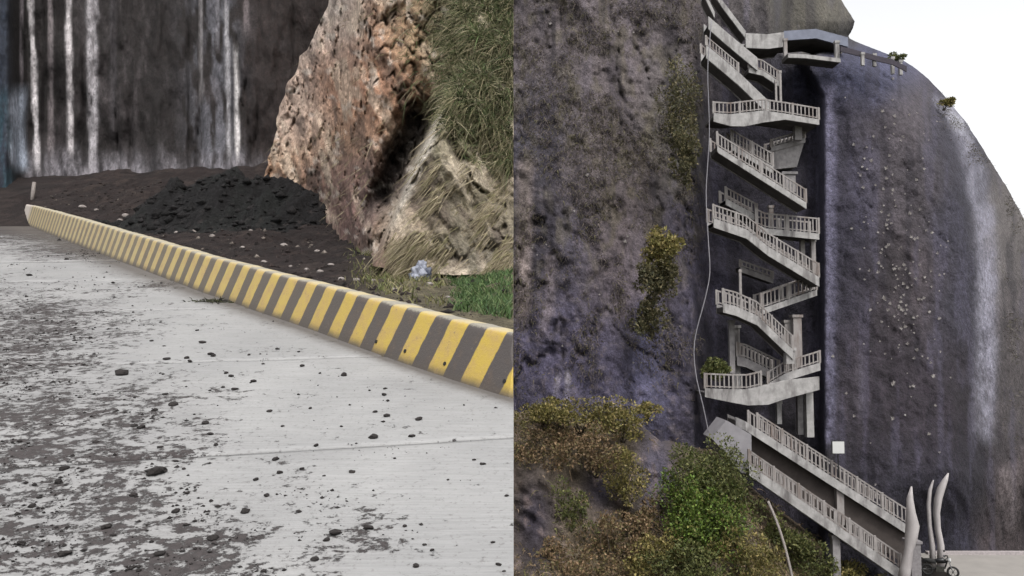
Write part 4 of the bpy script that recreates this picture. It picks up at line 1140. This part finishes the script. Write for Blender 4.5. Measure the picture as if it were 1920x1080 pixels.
# second landing
flight([(1338, 212), (1370, 214), (1396, 211), (1432, 207), (1473, 213), (1536, 224)], 55.2, [.6, .85, .98, .85, .42, .38], .85, 'landing', W=2.6, steps=False, back=False, soff=.15)
column(1497, 230, 262, 56.4, .5, M_conc)
flight([(1324, 84), (1340, 97), (1384, 134), (1442, 190)], 57.2, 1.0, .72, W=1.8, rail_to=.5)
flight([(1404, 126), (1430, 132), (1460, 152)], 59.0, .40, .85, W=1.6)
column(1463, 132, 190, 58.4, .16, M_rail); column(1455, 150, 192, 58.4, .14, M_rail)
flight([(1328, 30), (1360, 58), (1420, 108)], 58.8, 1.0, 0, W=1.6)
flight([(1340, -22), (1354, 0), (1398, 58)], 61.0, .6, 0, W=1.4)
flight([(1322, -15), (1340, 22)], 59.8, .5, 0, W=1.4)
flight([(1398, 62), (1440, 64), (1470, 60)], 60.2, 1.15, 0, 'landing', W=2.4, steps=False)
# terrace running round the shoulder
flight([(1470, 58), (1530, 54), (1590, 70)], 60.6, .75, 0, 'terrace_deck', W=3, steps=False, mat=mat_plain('blue_grey_concrete', (.26, .28, .36), .85, 1.5, .2, .2, .01, 20), back=False)
flight([(1478, 101), (1510, 102), (1576, 110)], 58.4, .28, 0, 'terrace_kerb', W=1.5, steps=False, back=False)
column(1570, 76, 110, 59.0, .3, M_white); column(1473, 72, 110, 59.4, .25, M_rail)
for x_, y0, y1 in [(1618, 98, 122), (1674, 106, 138), (1689, 112, 140), (1640, 100, 124)]: column(x_, y0, y1, 58.2 + (x_ - 1600) * .012, .22, M_white)
mb = MB()
for a_, b_ in zip([(1576, 84), (1600, 90), (1640, 101), (1674, 109)], [(1600, 90), (1640, 101), (1674, 109), (1700, 122)]):
    mb.beam(P(*a_, 58.6), P(*b_, 58.6), -.5, -.1, 0, .1)
child(mb, 'terrace_parapet', mat_plain('dark_parapet', (.075, .065, .085), .9), stair)

# curved white horns flanking the foot of the stairs
def horn(name, cl, D, label):
    base = P(cl[0][0], cl[0][1], D)
    vs = []; k = 10
    for (x, y, w) in cl:
        c_ = P(x, y, D); r = w * D / F / 2
        for j in range(k):
            a = 2 * math.pi * j / k
            vs.append(c_ - base + Vector((math.cos(a) * r, math.sin(a) * r * 1.3, 0)))
    n = len(cl)
    fs = [(i * k + j, i * k + (j + 1) % k, (i + 1) * k + (j + 1) % k, (i + 1) * k + j) for i in range(n - 1) for j in range(k)]
    fs += [tuple(range(k))[::-1], tuple((n - 1) * k + j for j in range(k))]
    me = bpy.data.meshes.new(name); me.from_pydata([tuple(v) for v in vs], [], fs)
    me.polygons.foreach_set('use_smooth', np.ones(len(me.polygons), bool)); me.update()
    o = link(name, me, M_horn); o.location = base
    tag(o, label, 'pylon', 'curved pylons at the foot of the stairs')
horn('curved_pylon', [(1692, 1100, 22), (1698, 1065, 18), (1704, 1030, 15), (1708, 1010, 20), (1711, 985, 22), (1708, 960, 15), (1706, 935, 11), (1709, 912, 2.5)], 44.6, 'white horn-shaped pylon at the lower end of the stair railings')
horn('curved_pylon', [(1764, 1062, 12), (1764, 1022, 11), (1758, 990, 10), (1756, 960, 11), (1759, 935, 13), (1765, 915, 13), (1772, 900, 9), (1778, 887, 2)], 48.9, 'broad white horn-shaped pylon curving over beside the motorcycle')
horn('curved_pylon', [(1749, 1062, 10), (1748, 1022, 9), (1743, 985, 7), (1741, 945, 7), (1744, 918, 6), (1750, 900, 2)], 49.2, 'thin white horn-shaped pylon close beside the broad one')
mb = MB()
A = P(1708, 1020, 45.2); B = P(1729, 1100, 45.2)
mb.box(A.x, B.x, A.y, A.y + .8, B.z, A.z); mb.box(A.x - .08, B.x + .08, A.y - .06, A.y + .86, A.z, A.z + .14)
tag(mb.build('gate_pillar', mat_plain('grey_pillar', (.30, .28, .29), .85)), 'square grey pillar behind the horn-shaped pylon of the stairs', 'pillar')

# white sign board on a post at the upper flight
base = P(1573, 880, 47.2)
sg = empty('sign', base); tag(sg, 'small square white sign board standing above the stair railing', 'sign')
q_ = P(1573, 839, 47.2) - base
mb = MB(); mb.box(-.34, .34, -.02, .03, q_.z - .34, q_.z + .34); mb.build('board', M_glasswhite, sg)
mb = MB(); mb.box(-.38, .38, .031, .06, q_.z - .38, q_.z + .38); mb.build('frame', M_black, sg)
mb = MB(); mb.tube([(0, .08, -.5), (0, .08, q_.z + .2)], .035, 8); mb.build('post', M_black, sg)

# motorcycle parked on the plaza edge
mx = P(1763, 1078, 46.9); gz = pz
mc = empty('motorcycle', (mx.x, mx.y, gz)); mc.rotation_euler[2] = math.radians(-28)
tag(mc, 'dark motorcycle parked beside the curved white pylons', 'motorcycle')
def torus(R_, r_, cx, cz, n=20, k=8):
    vs, fs = [], []
    for i in range(n):
        a = 2 * math.pi * i / n
        for j in range(k):
            b2 = 2 * math.pi * j / k
            rr2 = R_ + r_ * math.cos(b2)
            vs.append((cx + rr2 * math.cos(a), r_ * math.sin(b2), cz + rr2 * math.sin(a)))
    for i in range(n):
        for j in range(k):
            fs.append((i * k + j, ((i + 1) % n) * k + j, ((i + 1) % n) * k + (j + 1) % k, i * k + (j + 1) % k))
    return vs, fs
for cx in (-.65, .65):
    w_ = MB(); w_.add(*torus(.27, .06, cx, .33)); wh = w_.build('wheel', M_tyre, mc, True)
    h_ = MB(); h_.tube([(cx, -.06, .33), (cx, .06, .33)], .06, 8)
    for a in range(6): h_.tube([(cx, 0, .33), (cx + .24 * math.cos(a * 1.047), 0, .33 + .24 * math.sin(a * 1.047))], .012, 4)
    h_.build('rim', M_chrome, wh)
mb = MB(); mb.tube([(-.35, 0, .82), (-.1, 0, .88), (.15, 0, .92), (.32, 0, .86)], [.06, .14, .17, .08], 10); mb.build('tank', M_black, mc, True)
mb = MB(); mb.tube([(-.85, 0, .86), (-.6, 0, .84), (-.2, 0, .80)], [.06, .13, .13], 8); mb.build('seat', M_tyre, mc, True)
mb = MB(); mb.tube([(-.65, 0, .33), (-.1, 0, .45), (.25, 0, .5), (.38, 0, .95)], .05, 6); mb.tube([(-.5, 0, .8), (0, 0, .78), (.38, 0, .85)], .035, 6); mb.build('frame', M_black, mc)
mb = MB(); mb.box(-.2, .22, -.15, .15, .3, .62); mb.build('engine', M_chrome, mc)
for s_ in (-1, 1):
    mb = MB(); mb.tube([(.65, s_ * .09, .33), (.42, s_ * .09, 1.0)], .028, 6); mb.build('fork', M_chrome, mc)
    mb = MB(); mb.tube([(.2, s_ * .62, 1.27), (.24, s_ * .66, 1.33)], [.02, .075], 8); mb.build('mirror', M_black, mc)
mb = MB(); mb.tube([(.25, -.55, 1.08), (.38, -.3, 1.14), (.42, 0, 1.06), (.38, .3, 1.14), (.25, .55, 1.08)], .035, 6); mb.build('handlebar', M_black, mc)
mb = MB(); mb.tube([(.42, 0, .98), (.52, 0, .97), (.56, 0, .97)], [.07, .13, .12], 10); mb.build('headlight', M_glasswhite, mc)
mb = MB(); mb.tube([(-.95, 0, .72), (-.7, 0, .78)], [.05, .1], 8); mb.build('tail', M_black, mc)

# cable hanging down the rock beside the stairs
pts = [(1334, 40, 53.5), (1327, 130, 53.0), (1330, 250, 52.4), (1324, 360, 51.6), (1328, 450, 50.9), (1331, 510, 50.3), (1322, 560, 49.9), (1306, 620, 49.6), (1301, 660, 49.3), (1306, 710, 48.8), (1318, 760, 48.4), (1331, 822, 48)]
cps = catmull([at(*p_) for p_ in pts], .6)
base = Vector(cps[-1]); mb = MB(); mb.tube([Vector(p_) - base for p_ in cps], .035, 5)
o = mb.build('cable', M_cable, smooth=True); o.location = base
tag(o, 'thin pale cable hanging down the rock beside the zigzag staircase', 'cable')
pts = [(1440, 940, 44.5), (1455, 975, 44), (1470, 1020, 43.5), (1486, 1085, 43), (1490, 1110, 42.6)]
cps = catmull([at(*p_) for p_ in pts], .4)
base = Vector(cps[-1]); mb = MB(); mb.tube([Vector(p_) - base for p_ in cps], .075, 6)
o = mb.build('pipe', M_stone, smooth=True); o.location = base
tag(o, 'pale pipe running down the slope under the lower stair flight', 'pipe')

# ------------------------------------------------------------------ RIGHT: vegetation
def shrub(px, py, D, rpx, rpy, n, cols, label, lsize=.17, group='shrubs on the slope below the cliff', name='shrub'):
    c_ = P(px, py, D); sx_, sz = rpx * D / F, rpy * D / F
    hug = name == 'cliff_plant'
    foot_ = Vector((c_.x, c_.y + .4, c_.z - sz * (.35 if hug else 1.0)))
    root = empty(name, foot_); tag(root, label, name.replace('_', ' '), group)
    n = int(n * 2.4); nc_ = max(6, int(n / 110))
    if hug: n *= 2; nc_ *= 2
    cc_ = rng.normal(0, .48, (nc_, 3)); cc_ = cc_ / np.maximum(1, np.linalg.norm(cc_, axis=1))[:, None]
    cr = rng.uniform(.22, .42, nc_)
    idx = rng.integers(0, nc_, n)
    dirs = rng.normal(0, 1, (n, 3)); dirs /= np.linalg.norm(dirs, axis=1)[:, None]
    q_ = cc_[idx] + dirs * (cr[idx] * rng.uniform(.5, 1, n) ** .5)[:, None]
    pos = q_ * np.array([sx_, min(sx_, 1.6) * .9, sz]) + np.array(c_[:]) - np.array(foot_[:])
    colr = pick(cols, n, .35) * (0.75 + .5 * rng.uniform(0, 1, nc_))[idx][:, None]
    V1 = leaves(pos, rng.uniform(.6, 1.4, n) * lsize, colr * 1.9, dirs * .5 + np.array([0, -.2, .3]))
    link('foliage', np_mesh('foliage', *V1[:2], V1[2], smooth=False), M_leaf, root)
    mb = MB()
    for i in range(3 if hug else min(6, nc_)):
        e = Vector((cc_[i] * np.array([sx_, min(sx_, 1.6) * .9, sz])).tolist()) + c_ - foot_
        mb.tube([(rnd.uniform(-.1, .1), .1, -.4), e * .5 + Vector((rnd.uniform(-.15, .15), .1, .05)), e * .85], [.04, .025, .01], 5)
    mb.build('stem', M_bark, root, True)
G = [(86, 106, 46), (100, 122, 52), (72, 90, 42), (108, 126, 62), (60, 74, 38), (96, 96, 52)]
OL = [(112, 108, 62), (128, 118, 72), (96, 92, 52), (140, 126, 84), (84, 80, 48)]
BRN = [(120, 100, 76), (138, 116, 92), (98, 82, 62), (108, 100, 70)]
MUT = [(92, 88, 64), (106, 98, 74), (80, 78, 56), (70, 70, 52)]
DG = [(78, 84, 48), (92, 96, 56), (64, 70, 42), (104, 104, 66)]
S = [(1330, 890, 45, 75, 60, 2200, DG, 'dark green shrub under the grey turning wall of the stairs'), (1330, 985, 43.4, 65, 62, 2600, G, 'bright green leafy bush below the grey turning wall'),
     (1290, 930, 44.4, 50, 50, 1300, G, 'smaller fresh green bush beside the leafy one below the stairs'), (1380, 960, 43.6, 48, 60, 1200, DG, 'olive green bush touching the underside of the lower flight'),
     (1300, 1060, 42, 80, 45, 1800, DG, 'olive shrub at the bottom of the slope under the bright bush'), (1400, 1050, 42.2, 60, 50, 1300, OL, 'straw-green shrub beside the pale pipe'),
     (1010, 775, 48, 55, 26, 1000, OL, 'yellowish shrub on the ledge below the pale rock streak'), (1090, 775, 48, 60, 28, 1100, OL, 'yellowish shrub in the middle of the ledge under the cliff'),
     (1170, 785, 47.6, 60, 34, 1300, OL, 'yellowish shrub at the end of the ledge near the bluish rock'), (1215, 760, 48.6, 22, 18, 300, OL, 'small straggly tuft at the tip of the ledge'),
     (1030, 840, 46.6, 65, 36, 1000, BRN, 'dry brown shrub hanging under the ledge'), (1120, 845, 46.4, 60, 40, 1000, BRN, 'dry brown shrub beside the dark hollow of the slope'),
     (1170, 900, 45.6, 40, 60, 800, OL, 'olive shrub between the dark hollow and the grey rock slab'), (1075, 960, 45, 40, 70, 900, DG, 'olive bush between the two dark rocks of the slope'),
     (1160, 1020, 43.6, 60, 55, 900, BRN, 'dry brown shrub low on the slope beside the pale stones'), (1230, 1040, 42.8, 50, 45, 900, OL, 'dry olive shrub at the bottom of the slope'),
     (1050, 1060, 43, 60, 40, 900, BRN, 'dry brown shrub at the foot of the dark rock'), (1200, 970, 44.6, 34, 40, 500, BRN, 'thin brown shrub below the grey rock slab'),
     (1470, 1010, 46.5, 40, 45, 800, DG, 'shaded shrub under the lower stair flight'), (1530, 1060, 46.5, 45, 40, 900, DG, 'shaded shrub behind the column of the lower flight'),
     (1600, 1085, 46.8, 60, 35, 900, OL, 'shaded shrub beneath the foot of the stairs')]
for a in S: shrub(*a)
for px_, py_, D_, a_, b_, n_, cols_, lab in [(1245, 465, 49.6, 34, 36, 700, OL, 'yellow-green bush clinging to the cliff beside the staircase'), (1232, 520, 49.4, 36, 36, 700, MUT, 'green tuft hanging below the yellow-green cliff bush'),
        (1215, 590, 49.4, 34, 42, 500, MUT, 'trailing green tuft low on the cliff face'), (1275, 200, 53.6, 34, 80, 700, MUT, 'olive cushion high on the cliff near the upper landing'),
        (1285, 300, 52.2, 26, 44, 500, MUT, 'olive cushion on the cliff beside the second landing'), (1340, 693, 51.6, 26, 16, 500, DG, 'greenery growing behind the balusters of the bowed landing'),
        (1680, 110, 60.5, 14, 8, 120, DG, 'small bush on the rim of the terrace shoulder'), (1775, 192, 62.6, 12, 10, 120, OL, 'small bush on the skyline of the rock shoulder')]:
    shrub(px_, py_, D_, a_, b_, n_, cols_, lab, .2, 'plants growing on the cliff', 'cliff_plant')

mPX, mPY, mV, mex = MONO
mx_, my_, mv = mPX.ravel(), mPY.ravel(), mV.reshape(-1, 3)
def sample_mono(w, n, jit=.08):
    w = np.clip(w * (mex.ravel() <= 0), 0, None); idx = rng.choice(len(mx_), n, p=w / w.sum())
    return mv[idx] + rng.normal(0, jit, (n, 3)), mx_[idx], my_[idx]
w = sstep(1330, 1290, mx_) * sstep(940, 970, mx_) * sstep(770, 600, my_) * sstep(.42, .6, fbm(mx_ * .02, my_ * .014, seed=171, o=5)) * (1 - .8 * np.exp(-((mx_ - 1040) / 50) ** 2 - ((my_ - 480) / 200) ** 2))
pos, _, _ = sample_mono(w, 34000)
d = np.stack([rng.normal(0, .5, len(pos)), rng.normal(-.7, .3, len(pos)), rng.normal(.3, .5, len(pos))], -1); d /= np.linalg.norm(d, axis=1)[:, None]
V1 = blades(pos, d, rng.uniform(.12, .42, len(pos)), rng.uniform(.03, .08, len(pos)), pick([(98, 88, 84), (86, 80, 66), (112, 102, 98), (78, 72, 78), (96, 92, 66)], len(pos)) * 1.4, 2, .8)
tag(link('cliff_moss', np_mesh('cliff_moss', *V1[:2], V1[2]), M_grass), 'brownish moss and small plants covering the broad cliff beside the hanging cable', 'moss', kind='stuff')
w = sstep(60, 70, my_) * sstep(.45, .6, fbm(mx_ * .03, my_ * .03, seed=172)) * (np.exp(-((mx_ - (right_lim(my_) - 22)) / 16) ** 2) * sstep(150, 200, my_) + .6 * sstep(1870, 1900, mx_)) * sstep(900, 500, my_)
pos, _, _ = sample_mono(w + 1e-9, 5000)
d = np.stack([rng.normal(.2, .5, len(pos)), rng.normal(-.4, .3, len(pos)), rng.normal(.6, .5, len(pos))], -1); d /= np.linalg.norm(d, axis=1)[:, None]
V1 = blades(pos, d, rng.uniform(.1, .4, len(pos)), rng.uniform(.03, .07, len(pos)), pick([(98, 92, 88), (86, 84, 70), (110, 104, 98)], len(pos)) * 1.4, 2, .7)
tag(link('skyline_scrub', np_mesh('skyline_scrub', *V1[:2], V1[2]), M_grass), 'low grey scrub along the skyline of the rock shoulder', 'scrub', kind='stuff')
# scrub over the slope
sPX, sPY, sV = SLOPE
w = (sstep(.35, .6, fbm(sPX * .02, sPY * .02, seed=173, o=4)) * (1 - np.clip(np.exp(-((sPX - 1000) / 50) ** 2 - ((sPY - 980) / 110) ** 2) + np.exp(-((sPX - 1130) / 40) ** 2 - ((sPY - 920) / 50) ** 2) + np.exp(-((sPX - 1230) / 30) ** 2 - ((sPY - 880) / 80) ** 2), 0, 1)) * (sPY < 1120)).ravel()
idx = rng.choice(len(w), 16000, p=w / w.sum()); pos = sV.reshape(-1, 3)[idx] + rng.normal(0, .12, (16000, 3))
d = np.stack([rng.normal(0, .5, len(pos)), rng.normal(-.4, .4, len(pos)), rng.normal(.5, .5, len(pos))], -1); d /= np.linalg.norm(d, axis=1)[:, None]
V1 = blades(pos, d, rng.uniform(.2, .75, len(pos)), rng.uniform(.03, .09, len(pos)), pick([(112, 100, 72), (96, 92, 56), (128, 110, 88), (88, 84, 56), (140, 122, 104)], len(pos)) * 1.8, 3, .8)
tag(link('slope_scrub', np_mesh('slope_scrub', *V1[:2], V1[2]), M_grass), 'dry brown and olive scrub covering the slope below the cliff', 'scrub', kind='stuff')

# pale bromeliads on the dark face: one rosette, many copies
n = 14
base_ = np.zeros((n, 3)); a = np.linspace(0, 2 * math.pi, n, endpoint=False)
dd = np.stack([np.cos(a), np.full(n, -.7) + .3 * np.sin(3 * a), np.sin(a)], -1); dd /= np.linalg.norm(dd, axis=1)[:, None]
V1 = blades(base_, dd, np.full(n, 1.0) * rng.uniform(.8, 1.1, n), np.full(n, .38), pick([(176, 170, 170), (150, 146, 140), (190, 182, 186)], n, .15) * 1.9, 3, .15)
ros = np_mesh('bromeliad', *V1[:2], V1[2])
w = np.exp(-((mx_ - 1690) / 55) ** 2 - ((my_ - 520) / 130) ** 2) + .35 * np.exp(-((mx_ - 1660) / 60) ** 2 - ((my_ - 300) / 140) ** 2) + .12 * np.exp(-((mx_ - 1700) / 90) ** 2 - ((my_ - 760) / 120) ** 2) + .02 * sstep(1330, 1250, mx_) * (my_ < 700)
pos, qx, qy = sample_mono(w * (mx_ > 970), 230, .03)
for i in range(len(pos)):
    o = link('bromeliad', ros, M_leaf)
    s_ = float(rng.uniform(.06, .19)); o.location = pos[i] + np.array([0, -.05, 0]); o.scale = (s_,) * 3; o.rotation_euler = (rnd.uniform(-.3, .3), rnd.uniform(0, 6.28), 0)
    tag(o, 'small pale rosette plant clinging to the dark rock face', 'rock plant', 'pale rosettes on the rock')
